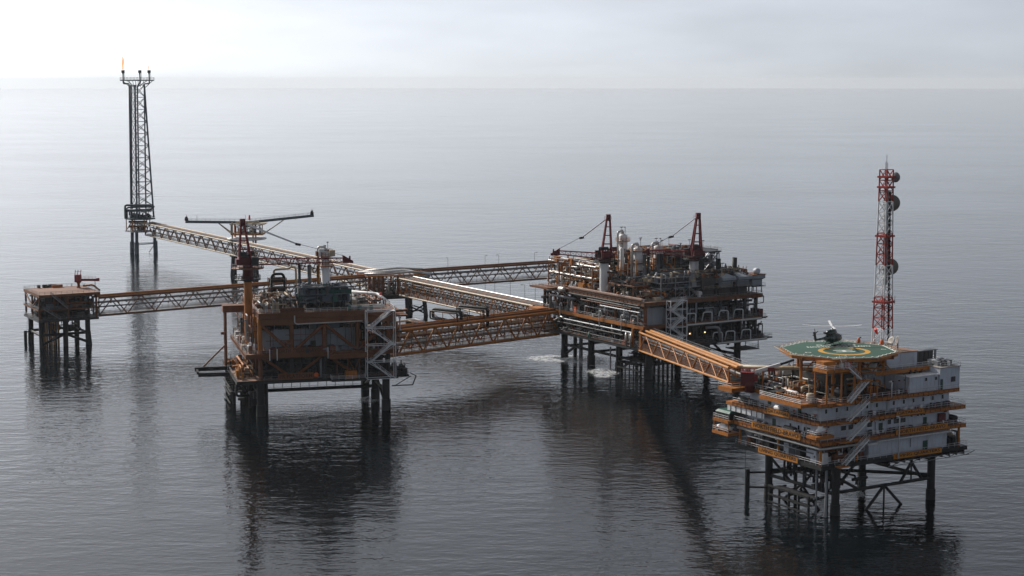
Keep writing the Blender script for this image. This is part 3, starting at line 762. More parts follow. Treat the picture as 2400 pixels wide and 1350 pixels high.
# cellar deck
deck(lq, -5.3, 40.7, -1.0, 30.5, 12.0, .5, 'dark', 'black', .9, ('f', 'l', 'r'))
for k in range(11): bar('under_beam', (16 + 2.4 * k, -.7, 10.5), (16 + 2.4 * k, 12, 10.5), .25, .9, 'black', lq)
for z in (9.9, 10.7): bar('under_rail', (15, -1.2, z), (41.5, -1.2, z), .12, .12, 'steel', lq)
for k in range(9): bar('under_brace', (16 + 3 * k, -1.2, 10.7 if k % 2 else 9.9), (19 + 3 * k, -1.2, 9.9 if k % 2 else 10.7), .12, .12, 'black', lq)
# storeys
def clad(root, x0, x1, y0, y1, z0, z1, m='wall', rib=1.15, top='roof'):
    """one block with standing-seam ribs on its walls"""
    mb = MB(); mb.span((x0, y0, z0), (x1, y1, z1))
    n = int((x1 - x0) / rib)
    for k in range(1, n): x = x0 + (x1 - x0) * k / n; mb.box((x, y0 - .02, (z0 + z1) / 2), (.09, .05, z1 - z0 - .1)); mb.box((x, y1 + .02, (z0 + z1) / 2), (.09, .05, z1 - z0 - .1))
    n = int((y1 - y0) / rib)
    for k in range(1, n): y = y0 + (y1 - y0) * k / n; mb.box((x0 - .02, y, (z0 + z1) / 2), (.05, .09, z1 - z0 - .1)); mb.box((x1 + .02, y, (z0 + z1) / 2), (.05, .09, z1 - z0 - .1))
    return mb.build('wall', m, root)
def win(root, face, a, z, w, h, off):
    if face == 'f': f = bx('window', (a - w / 2 - .1, off - .1, z - h / 2 - .1), (a + w / 2 + .1, off - .02, z + h / 2 + .1), 'white', root); q = ((a - w / 2, -.13 + off, z - h / 2), (a + w / 2, -.08 + off, z + h / 2))
    else: f = bx('window', (off - .1, a - w / 2 - .1, z - h / 2 - .1), (off - .02, a + w / 2 + .1, z + h / 2 + .1), 'white', root); q = ((off - .13, a - w / 2, z - h / 2), (off - .08, a + w / 2, z + h / 2))
    p = bx('pane', q[0], q[1], 'glass', None); p.parent = f; p.matrix_parent_inverse = f.matrix_basis.inverted()
def door(root, face, a, z, off, w=1.1, h=2.2, m='door'):
    if face == 'f': f = bx('door', (a - w / 2, off - .12, z), (a + w / 2, off - .02, z + h), m, root); q = ((a + w * .3, off - .2, z + 1), (a + w * .4, off - .12, z + 1.15))
    else: f = bx('door', (off - .12, a - w / 2, z), (off - .02, a + w / 2, z + h), m, root); q = ((off - .2, a + w * .3, z + 1), (off - .12, a + w * .4, z + 1.15))
    p = bx('handle', q[0], q[1], 'steel', None); p.parent = f; p.matrix_parent_inverse = f.matrix_basis.inverted()
clad(lq, 11.0, 36.0, 1.2, 26, 12.02, 16.75)
deck(lq, -6.0, 39.6, -1.4, 30.5, 17.7, .45, 'rust', 'orange', .8, ('f', 'l', 'r'))
bx('ledge', (-7.6, 30.5, 16.9), (-1, 36.6, 17.6), 'orange', lq); railing(lq, [(-7.5, 30.6, 17.6), (-7.5, 36.5, 17.6), (-1.2, 36.5, 17.6)])
clad(lq, -3.6, 36.4, 1.2, 28, 17.72, 21.3)
deck(lq, -6.0, 39.5, -1.2, 31.0, 22.2, .45, 'rust', 'orange', .75, ('f', 'l', 'r'))
clad(lq, -3.8, 36.4, 1.3, 27, 22.22, 25.6)
bx('store_panel', (-5.9, 19, 19.9), (-5.7, 33.0, 21.2), 'white', lq)
for k in range(7): bx('panel_rib', (-5.98, 19.6 + 2 * k, 19.9), (-5.9, 19.8 + 2 * k, 21.2), 'dark', lq)
bx('ledge', (-6.0, 31.0, 21.3), (-1, 33.5, 22.0), 'orange', lq)
deck(lq, -5.5, 37.5, -1.0, 31.0, 26.5, .45, 'rust', 'orange', .75, ('f', 'l'))
# tray corner of the upper deck, with its orange basket
bx('tray_floor', (-9.6, 1.5, 25.6), (-5.5, 16.5, 26.4), 'orange', lq)
railing(lq, [(-5.5, 1.6, 26.4), (-9.5, 1.6, 26.4), (-9.5, 16.4, 26.4), (-5.5, 16.4, 26.4)], 'white', rails=(1.0, .66, .33), r=.06)
# windows and doors
for x in (-2.3, .9, 4.1, 10.2, 13.2, 18.5, 21.7, 24.8, 27.9, 31.0, 34.2): win(lq, 'f', x, 24.3, .62, 1.0, 1.3)
for x, w in ((3.0, 1.5), (5.2, 1.5), (11.0, 1.5), (19.4, 1.6), (21.5, 1.6), (17.2, 1.0)): win(lq, 'f', x, 19.9, w, 1.1, 1.2)
for x in (14.5, 28.6): door(lq, 'f', x, 17.72, 1.2)
bx('locker', (32.6, .3, 17.7), (34.6, 1.15, 20.4), 'maroon', lq)
door(lq, 'f', 28.9, 12.02, 1.2, 1.5)
for y in (19.6, 8.6): door(lq, 'l', y, 22.22, -3.8)
for y in (18.0, 5.6): door(lq, 'l', y, 17.72, -3.6)
for y in (12.0, 9.0, 6.9): win(lq, 'l', y, 19.4, .62, 1.0, -3.6)
# open cellar level towards the left, columns, pipes, tanks
for y in (0.2, 15, 29.5): cyl('column', (-4.6, y, 12), (-4.6, y, 16.8), .34, 'orange', lq)
for x in (6, 38.5): cyl('column', (x, -.2, 12), (x, -.2, 16.8), .3, 'orange', lq)
clutter(lq, -3.5, 10, 1.5, 28, 12.0, 16.6, 110, ['dark', 'grime', 'steel', 'white', 'rust'], 42, .1, .35, boxes=.35)
for y0, y1, m in ((3, 6.5, 'wall'), (12.5, 14.6, 'wall'), (20, 23, 'grime')): bx('tank', (-3.4, y0, 12.02), (-1.2, y1, 14.8), m, lq)
MB().path([(-5.0, 30, 16.0), (-5.0, -.4, 16.0), (9, -.4, 16.0)], .36, 8).build('pipe', 'pipe', lq)
MB().path([(9, -.5, 15.6), (12, -.5, 15.6)], .3, 8).build('pipe', 'white', lq)
MB().path([(-5.2, 26, 14.6), (-5.2, 2, 14.6)], .16, 6).build('pipe', 'steel', lq)
MB().path([(12, -.35, 16.0), (36, -.35, 16.0)], .24, 8).build('pipe', 'white', lq)
MB().path([(17.7, -1.7, 11.6), (17.7, -1.7, 21.5), (16.6, -1.7, 21.8)], .14, 6).build('drain_pipe', 'white', lq)
MB().path([(15.4, -1.3, 26.2), (15.4, -1.3, 29.8), (15.0, -1.3, 30.2)], .15, 6).build('drain_pipe', 'white', lq)
clutter(lq, 36.6, 40, 0, 20, 12.0, 16.0, 26, ['dark', 'grime', 'steel'], 43, .1, .3)
clutter(lq, 36.8, 39, 0, 20, 17.7, 20.4, 12, ['dark', 'steel'], 44, .08, .2)
# outside stairs climbing past the galleries
for (x0, z0, x1, z1) in ((.2, 12.2, 7.4, 17.6), (1.3, 17.8, 7.3, 22.1), (1.1, 22.3, 7.2, 26.4), (1.3, 26.6, 7.0, 31.4)):
    stair_mb((x0, -2.4, z0), (x1, -2.4, z1), 1.2, (0, 1, 0)).build('stair_flight', 'white', lq)
stair_mb((5.6, -1.2, 31.5), (1.6, -1.2, 34.6), 1.1, (0, 1, 0)).build('stair_flight', 'white', lq)
for z, x0 in ((17.7, 7.2), (22.2, 7.2), (26.5, 7.1), (31.5, 5.4)):
    bx('stair_landing', (x0, -3.2, z - .3), (x0 + 2.4, -1.45, z - .02), 'orange', lq); railing(lq, [(x0, -3.1, z), (x0 + 2.3, -3.1, z), (x0 + 2.3, -1.5, z)], 'steel')
for z in (12.0, 17.7, 22.2, 26.5):
    bx('stair_landing', (-1.6, -3.2, z - .3), (1.3, -1.45, z - .02), 'orange', lq); railing(lq, [(-1.5, -1.5, z), (-1.5, -3.1, z), (1.0, -3.1, z)], 'steel')
for x in (7.3, 9.4): cyl('column', (x, -2.9, 26.5), (x, -2.9, 31.3), .16, 'orange', lq)
# upper deck: houses and open bay under the helideck
clad(lq, 21.8, 31.0, -.4, 8, 26.52, 30.2); bx('roof', (21.6, -.6, 30.2), (31.1, 8.2, 30.4), 'white', lq)
clad(lq, 31.2, 37.6, -.8, 9, 26.3, 31.7); bx('roof', (31.1, -1, 31.7), (37.8, 20, 31.9), 'roof', lq)
clad(lq, 18, 37, 8.4, 28, 26.52, 31.3)
bx('roof_deck', (14, 3.0, 31.32), (31.0, 29, 31.7), 'roof', lq); bx('edge_girder', (14, 2.7, 30.9), (31.05, 3.0, 31.8), 'orange', lq)
railing(lq, [(14, 2.8, 31.8), (31, 2.8, 31.8)]); railing(lq, [(31.2, -.9, 31.9), (37.7, -.9, 31.9), (37.7, 18, 31.9)])
for x in (27.0, 30.2): win(lq, 'f', x, 29.4, .7, .8, -.4)
win(lq, 'f', 35.4, 28.8, 1.5, 1.3, -.8); door(lq, 'f', 31.7, 26.5, -.8, .7, 2.6)
for x in (25.0, 26.6, 28.6): MB().lathe([(.3, 30.4), (.3, 30.9), (.5, 31.0), (.5, 31.3)], (x, 3, 0), 8).build('vent', 'dark', lq)
# roof house with slanted end, carrying the dishes
rh = MB(); rh.poly_faces([(21, 6.2, 31.7), (30.4, 6.2, 31.7), (30.4, 22, 31.7), (21, 22, 31.7), (20.2, 6.2, 35.0), (30.4, 6.2, 34.9), (30.4, 22, 34.9), (20.2, 22, 35.0)],
                         [(3, 2, 1, 0), (4, 5, 6, 7), (0, 1, 5, 4), (1, 2, 6, 5), (2, 3, 7, 6), (3, 0, 4, 7)]); rh.build('roof_house', 'wall', lq)
bx('roof', (20.0, 6.0, 35.0), (30.6, 22.2, 35.15), 'plate', lq)
bx('roof_container', (30.5, 6.6, 31.75), (36.0, 9.2, 34.7), 'grime', lq)
for x in (31.6, 33.0, 34.4): bx('container_rib', (x, 6.5, 31.8), (x + .12, 6.6, 34.6), 'dark', lq)
for x in (36.9, 37.3): cyl('screen_post', (x, 7, 31.8), (x, 7, 34.9), .12, 'black', lq)
bx('screen_top', (30.6, 6.5, 34.75), (37.5, 8.5, 34.9), 'steel', lq)
clutter(lq, 32, 37, 0, 5, 31.9, 33.0, 14, ['white', 'steel', 'dark'], 45, .06, .2, boxes=.6)
clutter(lq, 14.5, 20, 4, 16, 31.7, 33.4, 22, ['white', 'steel', 'dark', 'grime'], 46, .08, .25, boxes=.5)
clutter(lq, -4, 17, 2, 28, 26.5, 31.0, 120, ['dark', 'grime', 'steel', 'orange', 'rust', 'cream'], 47, .1, .35, boxes=.35)
clutter(lq, -4, 8, 8, 29, 26.5, 30.4, 70, ['cream', 'steel', 'orange', 'pipe', 'rust'], 48, .1, .3, boxes=.2)
for y in (26.2, 24.6): MB().path([(-6.5, 28 - (26.2 - y), 31.4), (3, 20 - (26.2 - y), 31.4), (9, 14, 31.0)], .4, 8).build('pipe', 'cream', lq)
bx('plant_room', (3, 8, 26.5), (13, 24, 31.0), 'grime', lq)
for x, y in ((-4, 27), (-4, 22), (2, 27)): cyl('pipe_post', (x, y, 26.5), (x, y, 31.0), .2, 'orange', lq)
bx('bridge_landing', (-10.5, 25.6, 25.6), (-5.5, 31.0, 26.6), 'orange', lq); railing(lq, [(-10.4, 31, 26.6), (-10.4, 25.8, 26.6), (-5.6, 25.8, 26.6)])
# access platform below the helideck rim
bx('access_platform', (-4.6, -1.4, 33.6), (4.6, 3.4, 34.2), 'orange', lq)
railing(lq, [(-4.5, 3.3, 34.2), (-4.5, -1.3, 34.2), (4.5, -1.3, 34.2)], 'white', rails=(1.0, .66, .33))
for x, y in ((-4.2, -1), (-4.2, 3), (4.2, -1), (.2, -1)): cyl('column', (x, y, 26.5), (x, y, 33.6), .22, 'orange', lq)
bx('access_box', (-4.2, .2, 34.2), (-.6, 2.8, 36.0), 'orange', lq); bx('hose_reel', (1.0, 0, 34.2), (1.6, .9, 35.4), 'white', lq); bx('hose_reel', (2.8, 0, 34.2), (3.9, .9, 35.4), 'signal', lq)
for x in (.4, 2.4): bar('ladder_side', (x, -1.5, 34.2), (x, .2, 37.2), .12, .12, 'white', lq)
for k in range(6): bar('ladder_rung', (.4, -1.4 + .28 * k, 34.5 + .5 * k), (2.4, -1.4 + .28 * k, 34.5 + .5 * k), .1, .06, 'white', lq)
# lettered boards
sign_board(LQ, 'left', 17.6, 9.4, 21.6, 23.1, -6.2, 'QATARGAS', 'short orange company name board on the upper of two lettered white-wall galleries')
sign_board(LQ, 'left', 23.2, 5.4, 17.2, 18.9, -6.2, 'NORTH FIELD-BRAVO', 'long sunlit orange board reading NORTH FIELD-BRAVO above the open cellar side of the living quarters')
sign_board(LQ, 'left', 21.4, 7.0, 11.4, 12.9, -5.5, 'LIVING QUARTERS', 'sunlit orange board reading LIVING QUARTERS along the bottom deck rail')
sign_board(LQ, 'front', 17.0, 25.4, 21.6, 22.9, -1.4, 'QATARGAS', 'shaded company name board on the window-lined side of the living quarters')
sign_board(LQ, 'front', 16.8, 33.2, 17.2, 18.6, -1.6, 'NORTH FIELD-BRAVO', 'shaded board reading NORTH FIELD-BRAVO below the large windows of the living quarters')
sign_board(LQ, 'front', 16.6, 32.0, 11.4, 12.7, -1.2, 'LIVING QUARTERS', 'shaded board reading LIVING QUARTERS over the under-deck beams')

# ------------------------------------------------------------------ helideck
HX, HY, HZ = 9.0, 10.2, 36.6
hd = thing('helideck', 'green octagonal helideck with yellow ring, white H and safety net', 'helideck', LQ, HX, HY, 0, -31 + 6.5)
AP = 12.4
oct_ = [(AP / math.cos(R(22.5)) * math.cos(R(22.5 + 45 * k)), AP / math.cos(R(22.5)) * math.sin(R(22.5 + 45 * k))) for k in range(8)]
MB().prism(oct_, HZ - .5, HZ).build('deck', 'helideck', hd)
sc = lambda f: [(x * f, y * f) for x, y in oct_]
mb = MB(); o1, o0 = sc(1.012), sc(.985)
for k in range(8):
    a, b, c, d = o0[k], o0[(k + 1) % 8], o1[(k + 1) % 8], o1[k]
    mb.poly_faces([(a[0], a[1], HZ + .004), (b[0], b[1], HZ + .004), (c[0], c[1], HZ + .004), (d[0], d[1], HZ + .004)], [(3, 2, 1, 0)])
mb.build('edge_marking', 'marking', hd)
for k in range(8):
    a, b = sc(1.02)[k], sc(1.02)[(k + 1) % 8]
    bar('rim_girder', (a[0], a[1], HZ - .55), (b[0], b[1], HZ - .55), .25, .9, 'orange', hd)
    c, d = sc(1.13)[k], sc(1.13)[(k + 1) % 8]
    mb = MB()
    for j in range(13):
        f = j / 12; p = (a[0] + (b[0] - a[0]) * f, a[1] + (b[1] - a[1]) * f, HZ - .35); q = (c[0] + (d[0] - c[0]) * f, c[1] + (d[1] - c[1]) * f, HZ + .1); mb.tube(p, q, .035, 4)
    for f in (.33, .66, 1): mb.tube(Vector((a[0], a[1], HZ - .35)).lerp(Vector((c[0], c[1], HZ + .1)), f), Vector((b[0], b[1], HZ - .35)).lerp(Vector((d[0], d[1], HZ + .1)), f), .04, 4)
    mb.build('safety_net', 'cream', hd)
    mb = MB()
    for j in range(5): f = (j + .5) / 5; mb.box((a[0] + (b[0] - a[0]) * f, a[1] + (b[1] - a[1]) * f, HZ + .1), (.35, .35, .25))
    mb.build('perimeter_lights', 'marking', hd, 'stuff')
def annulus(name, r0, r1, z, m, parent, n=48, cx=0, cy=0):
    mb = MB(); v = []; f = []
    for k in range(n):
        t = 2 * math.pi * k / n; v += [(cx + r0 * math.cos(t), cy + r0 * math.sin(t), z), (cx + r1 * math.cos(t), cy + r1 * math.sin(t), z)]
    for k in range(n): a, b = 2 * k, 2 * ((k + 1) % n); f.append((a, a + 1, b + 1, b))
    mb.poly_faces(v, f); return mb.build(name, m, parent)
RY = -3.6
annulus('landing_ring', 4.9, 6.1, HZ + .006, 'ring', hd, cx=.6, cy=RY + 1.0)
for y in (RY - .1, RY + 2.1): bx('landing_letter', (-1.7, y - .35, HZ + .003), (2.9, y + .35, HZ + .012), 'marking', hd)
bx('landing_letter', (.2, RY + .25, HZ + .003), (1.0, RY + 1.75, HZ + .012), 'marking', hd)
lettering(hd, 'QATARGAS', 'marking', (1.4, 6.6, HZ + .01), 9.5, 2.3, (0, 0, 0))
lettering(hd, 'NORTH FIELD BRAVO', 'marking', (1.4, 4.1, HZ + .01), 15.5, 1.7, (0, 0, 0))
lettering(hd, 'D', 'marking', (-8.4, -4.0, HZ + .01), 1.4, 1.2, (0, 0, 0)); lettering(hd, 'D', 'marking', (10.6, -1.0, HZ + .01), .9, 1.2, (0, 0, R(90)))
bx('worn_patch', (-.5, RY - 5.4, HZ + .002), (3.2, RY - 2.2, HZ + .0035), 'grime', hd)
for (x, y) in ((-9.5, -2), (-4, -9.2), (9.8, -3.6), (2, -10), (-8, 6), (8, 7), (0, 0)):
    cyl('column', (x, y, 31.0 if (x > 7 or y > 5) else 26.5), (x, y, HZ - .5), .36, 'orange', hd)
for k in range(-4, 5): bar('deck_beam', (-11, k * 2.5, HZ - .95), (11, k * 2.5, HZ - .95), .3, .8, 'rust', hd) if abs(k) < 4 else None
mb = MB()
for y in (-9, -4, 2): 
    for k in range(8): x = -9 + 2.4 * k; mb.tube((x, y, HZ - 1.4 if k % 2 else HZ - 4.0), (x + 2.4, y, HZ - 4.0 if k % 2 else HZ - 1.4), .13, 5)
    mb.tube((-9, y, HZ - 4.0), (10.2, y, HZ - 4.0), .16, 5)
mb.build('truss_web', 'orange', hd, 'stuff')

# ------------------------------------------------------------------ helicopter
hx, hy, _ = LQ.w(12.6, 16.6)
he = thing('helicopter', 'dark green helicopter with white rotor, parked at the back of the helideck', 'helicopter', WORLD, hx, hy, HZ + .01, 50)   # nose along local +x
sec = []   # (x, half width, z bottom, z top)
for x, w, z0, z1 in ((4.3, .12, 1.05, 1.3), (3.9, .55, .8, 1.75), (3.0, .95, .62, 2.35), (1.8, 1.2, .55, 2.75), (0, 1.25, .55, 2.8), (-1.6, 1.1, .65, 2.75), (-2.6, .62, 1.25, 2.5), (-3.4, .42, 1.5, 2.35), (-5.5, .28, 1.7, 2.25), (-7.6, .17, 1.85, 2.2)):
    ring = []
    for k in range(14):
        t = 2 * math.pi * k / 14; c, s_ = math.cos(t), math.sin(t)
        ring.append((x, w * math.copysign(abs(c) ** .75, c), (z0 + z1) / 2 + (z1 - z0) / 2 * math.copysign(abs(s_) ** .75, s_)))
    sec.append(ring)
v = [p for r in sec for p in r]; f = []
for j in range(len(sec) - 1):
    for k in range(14): f.append((j * 14 + k, (j + 1) * 14 + k, (j + 1) * 14 + (k + 1) % 14, j * 14 + (k + 1) % 14))
f.append(tuple(range(14))); f.append(tuple(len(v) - 1 - k for k in range(14)))
MB().poly_faces(v, f, True).build('fuselage', 'heli', he)
mb = MB(); mb.lathe([(.3, -2.4), (.72, -2.0), (.78, .6), (.55, 1.4), (.15, 1.8)], (0, 0, 3.0), 12, (1, 0, 0)); mb.build('engine_cowl', 'heli', he)
for s in (-.4, .4): MB().tube((-2.5, s, 3.0), (-3.0, s * 1.3, 3.15), .24, 8).build('exhaust', 'black', he)
mb = MB(); mb.lathe([(.1, -.7), (.45, -.4), (.5, .5), (.2, 1.2)], (.5, 0, 3.65), 10, (1, 0, 0)); mb.build('rotor_fairing', 'white', he)
cyl('rotor_mast', (0, 0, 3.4), (0, 0, 4.5), .12, 'dark', he)
MB().lathe([(.15, 4.35), (.35, 4.42), (.35, 4.6), (.12, 4.7)], (0, 0, 0), 10).build('rotor_hub', 'white', he)
for k in range(4):
    a = R(-54 + 90 * k); d = Vector((math.cos(a), math.sin(a), 0)); s_ = Vector((-d.y, d.x, 0)); w = .28
    vs = []
    for r_, dz in ((.3, 4.5), (2.5, 4.48), (5, 4.6), (7.0, 4.85)):
        for q, h_ in ((-1, -.03), (1, -.03), (1, .03), (-1, .03)): p = d * r_ + s_ * w * q; vs.append((p.x, p.y, dz + h_))
    fs = []
    for j in range(3):
        for q in range(4): fs.append((j * 4 + q, j * 4 + (q + 1) % 4, (j + 1) * 4 + (q + 1) % 4, (j + 1) * 4 + q))
    fs += [(3, 2, 1, 0), (12, 13, 14, 15)]
    MB().poly_faces(vs, fs).build('rotor_blade', 'white', he)
mb = MB(); mb.poly_faces([(-7.2, -.09, 1.8), (-8.0, -.09, 1.8), (-8.9, -.09, 4.0), (-8.2, -.09, 4.0), (-7.2, .09, 1.8), (-8.0, .09, 1.8), (-8.9, .09, 4.0), (-8.2, .09, 4.0)], [(0, 1, 2, 3), (7, 6, 5, 4), (0, 4, 5, 1), (1, 5, 6, 2), (2, 6, 7, 3), (3, 7, 4, 0)]); mb.build('tail_fin', 'heli', he)
MB().box((-6.0, 0, 2.0), (.8, 2.8, .08)).build('tailplane', 'heli', he)
for a in (20, 110): 
    c = Vector((-8.5, -.35, 3.7)); d = Vector((math.cos(R(a)), 0, math.sin(R(a)))) * 1.25; MB().beam(c - d, c + d, .06, .2).build('tail_rotor_blade', 'dark', he)
for s in (-1.25, 1.25):
    MB().path([(2.9, s, .5), (2.5, s, .08), (-1.8, s, .08)], .08, 6).build('skid', 'dark', he)
for x in (1.6, -1.0): MB().path([(x, -1.25, .08), (x, -.9, .75), (x, .9, .75), (x, 1.25, .08)], .07, 6).build('skid_strut', 'dark', he)
for s in (-1, 1):
    MB().poly_faces([(3.9, s * .58, 1.7), (2.4, s * 1.14, 1.75), (2.4, s * 1.0, 2.45), (3.2, s * .75, 2.25)], [(0, 1, 2, 3)]).build('windshield', 'glass', he)
    MB().box((.6, s * 1.26, 2.0), (1.6, .06, .6)).build('window', 'glass', he)

# ------------------------------------------------------------------ things on the helideck rim, mast, dishes
def cone_sock(label, fr, x, y, z):
    t = thing('windsock', label, 'windsock', fr, x, y, z)
    cyl('pole', (0, 0, 0), (0, 0, 3.6), .07, 'rust', t)
    MB().lathe([(.42, 0), (.38, .4), (.3, 1.0), (.2, 1.5)], (0.05, 0, 3.9), 10, (.5, 0, -.86)).build('sock', 'signal', t)
cone_sock('bright red windsock on a pole at the helideck edge', LQ, HX + 13.8, HY + 2.6, 36.2)
def monitor(label, x, y, k):
    t = thing('fire_monitor', label, 'fire monitor', LQ, x, y, 35.6, 20 * k)
    bx('base', (-.5, -.5, 0), (.5, .5, .3), 'dark', t)
    MB().lathe([(.42, .3), (.45, 1.6), (.3, 1.9), (.2, 2.2)], (0, 0, 0), 10).build('cover', 'beacon', t)
    MB().path([(0, 0, 1.9), (.5, 0, 2.2), (1.1, 0, 2.1)], .14, 6).build('nozzle', 'black', t)
monitor('tall orange covered fire monitor between the helicopter and the windsock', HX + 11.4, HY + 5.6, 1)
monitor('squat red-orange fire monitor just beyond the windsock pole', HX + 14.4, HY + .8, 2)
bx('monitor_shelf', (HX + 10.4, HY - .6, 35.0), (HX + 15.4, HY + 6.8, 35.6), 'orange', lq)
for (x, y) in ((HX + 14.8, HY + 0), (HX + 10.8, HY + 6.4)): cyl('shelf_post', (x, y, 31.7), (x, y, 35.0), .2, 'orange', lq)

ms = thing('radio_mast', 'red and white banded lattice radio mast with dish antennas', 'mast', LQ, 31.5, 19.5, 31.6, 8)
Zs = [0, 3.6, 7.2, 9.8, 12.4, 15, 17.6, 20.3, 22.9, 25.5, 28.2, 30.8, 33.4, 36, 38.6, 41.2, 43.8, 46.4]
cols = 'wwrrrwwwrrrwwwrrr'
half = lambda z: 1.85 - .7 * z / 46.4 - .1 * math.sin(z / 46.4 * 3.14)
CN = [(-1, -1), (1, -1), (1, 1), (-1, 1)]
P = lambda z, c: (half(z) * c[0], half(z) * c[1], z)
for k in range(17):
    m = 'white' if cols[k] == 'w' else 'mastred'; a, b = Zs[k], Zs[k + 1]
    for j in range(4):
        c, d = CN[j], CN[(j + 1) % 4]
        cyl('mast_leg', P(a, c), P(b, c), .17, m, ms)
        mid = (a + b) / 2
        mb_ = [Vector(P(a, c)).lerp(Vector(P(a, d)), .5), Vector(P(b, c)).lerp(Vector(P(b, d)), .5)]
        cyl('mast_brace', P(a, c), P(b, d), .09, m, ms); cyl('mast_brace', P(a, d), P(b, c), .09, m, ms); cyl('mast_strut', P(b, c), P(b, d), .1, m, ms)
for z in (13.6, 29.9, 41.9, 44.4): bx('mast_platform', (-half(z) - .4, -half(z) - .4, z), (half(z) + .4, half(z) + .4, z + .45), 'mastred', ms)
cyl('cable_tray', (.9, -1.2, .2), (.5, -.8, 41), .28, 'black', ms); cyl('ladder_cage', (.2, -.3, 18), (.3, -.3, 41), .5, 'steel', ms)
for x, y, z in ((-1.6, -1.6, 46.4), (0, 0, 46.4), (1.5, 1.5, 46.4)): cyl('whip_antenna', (x, y, z), (x, y, z + (3.6 if x == 0 else 1.8)), .06, 'dark', ms)
for x, z in ((-3.4, 41), (-3.0, 22), (3.2, 14), (-3.2, 26)): cyl('side_arm', (x * .4, -1, z), (x, -1, z), .07, 'dark', ms); cyl('whip_antenna', (x, -1, z - 1), (x, -1, z + 1.2), .06, 'dark', ms)
def dish(parent, c, ax, r, m, name='dish', deep=.22):
    pr = [(r * .06, .0), (r * .35, r * deep * .14), (r * .7, r * deep * .5), (r, r * deep), (r, r * deep + .07), (r * .66, r * deep * .5 + .07), (r * .06, .07)]
    o = MB().lathe(pr, c, 18, ax).build(name, m, parent)
    d = Vector(ax).normalized(); c = Vector(c); a = d.orthogonal().normalized()
    mb = MB()
    for k in range(3): e = Matrix.Rotation(R(120 * k), 3, d) @ a; mb.tube(c + e * r * .9 + d * r * deep, c + d * r * .75, .035, 4)
    mb.tube(c + d * r * .7, c + d * r * .9, .14, 6); mb.build('feed', 'dark', o)
    return o
for z, r_, off in ((32.6 + 5.4, 2.1, 3.0), (20.0 + 2.2, 2.1, 3.0)):
    dish(ms, (off, .6, z), (.75, .66, .05), r_, 'gasket'); cyl('dish_arm', (half(z) * .5, .2, z), (off + .1, .7, z), .14, 'dark', ms)
dish(ms, (3.3, .2, 44.4), (1, .25, 0), 1.3, 'steel', deep=.35); cyl('dish_arm', (half(44) * .9, .2, 43.3), (3.4, .2, 43.3), .08, 'dark', ms); cyl('dish_arm', (half(44) * .9, .2, 45.3), (3.4, .2, 45.3), .08, 'dark', ms); cyl('dish_bracket', (2.9, .2, 43), (2.9, .2, 45.6), .1, 'dark', ms)
for label, x, y, r_, ax in (('large mesh satellite dish on the roof house, tilted towards the mast', 24.6, 9, 1.5, (-.85, .25, .5)), ('smaller satellite dish seen edge-on beside the large one', 27.2, 9.5, 1.3, (-.95, .5, .25))):
    t = thing('satellite_dish', label, 'satellite dish', LQ, x, y, 35.1)
    cyl('post', (0, 0, 0), (0, 0, 1.7), .14, 'dark', t); dish(t, (0, 0, 2.1), ax, r_, 'gasket'); bx('foot', (-.5, -.5, 0), (.5, .5, .15), 'dark', t)
    cyl('stay', (.45, .3, .1), (.05, 0, 1.9), .06, 'dark', t)

# lifeboats, basket, tanks and crane on the quarters
def lifeboat(label, x, y, z, rz, L=5.2, w=1.9, m='white', group=None, floor=True):
    t = thing('lifeboat', label, 'lifeboat', LQ, x, y, z, rz)
    prof = []
    for k in range(9):
        f = k / 8; s_ = math.sin(math.pi * min(max(f, .04), .96)) ** .5; prof.append((w / 2 * s_, -L / 2 + L * f))
    mb = MB().lathe(prof, (0, 0, 0), 12, (1, 0, 0)); mb.v = [(a, b, .95 + c * .85) for a, b, c in mb.v]; mb.build('hull', m, t)
    mb = MB().lathe([(w / 2 * .99 + .05, -L * .3), (w / 2 + .06, 0), (w / 2 * .99 + .05, L * .3)], (0, 0, 0), 12, (1, 0, 0)); mb.v = [(a, b, .95 + max(-.12, min(.12, c * .2))) for a, b, c in mb.v]; mb.build('fender_band', 'beacon', t)
    bx('canopy_hatch', (-.9, -.5, 1.5), (.9, .5, 2.0), m, t)
    for s_ in (-1.5, 1.5): bx('cradle', (s_ - .15, -.8, 0), (s_ + .15, .8, .5), 'dark', t)
    return t
lifeboat('white lifeboat in the corner davit gallery of the living quarters', -5.4, -.8, 19.6, 25, 4.6)
bx('boat_gallery', (-8.6, -2.8, 18.9), (-3.2, .6, 19.58), 'orange', lq); railing(lq, [(-3.2, .5, 19.6), (-8.5, .5, 19.6), (-8.5, -2.7, 19.6), (-3.3, -2.7, 19.6)])
for x in (-8.2, -5.9): cyl('column', (x if x > -6 else -5.8, -.9, 17.7), (x, -.9, 18.9), .15, 'orange', lq)
lifeboat('white lifeboat hanging under the ledge beside the bridge end of the quarters', -6.2, 33.6, 14.5, 90, 5.4)
bx('boat_gallery', (-7.6, 30.5, 13.8), (-4.0, 36.8, 14.48), 'orange', lq); railing(lq, [(-7.5, 30.5, 14.5), (-7.5, 36.7, 14.5), (-4.2, 36.7, 14.5)])
for x, y in ((-7.3, 30.8), (-7.3, 36.4), (-4.4, 36.4)): cyl('column', (x, y, 14.4), (x, y, 17.0), .15, 'orange', lq)
lifeboat('orange-capped lifeboat on the end deck behind the shaded wall', 38.4, 4.0, 13.6, 90, 4.6, 1.8, 'cream')
bx('boat_stand', (37.3, 2.0, 12.02), (39.5, 6.2, 13.6), 'dark', lq)
t = thing('covered_crate', 'green tarpaulin-covered crate on the ledge of the quarters', 'crate', LQ, -5.2, 33.4, 17.6)
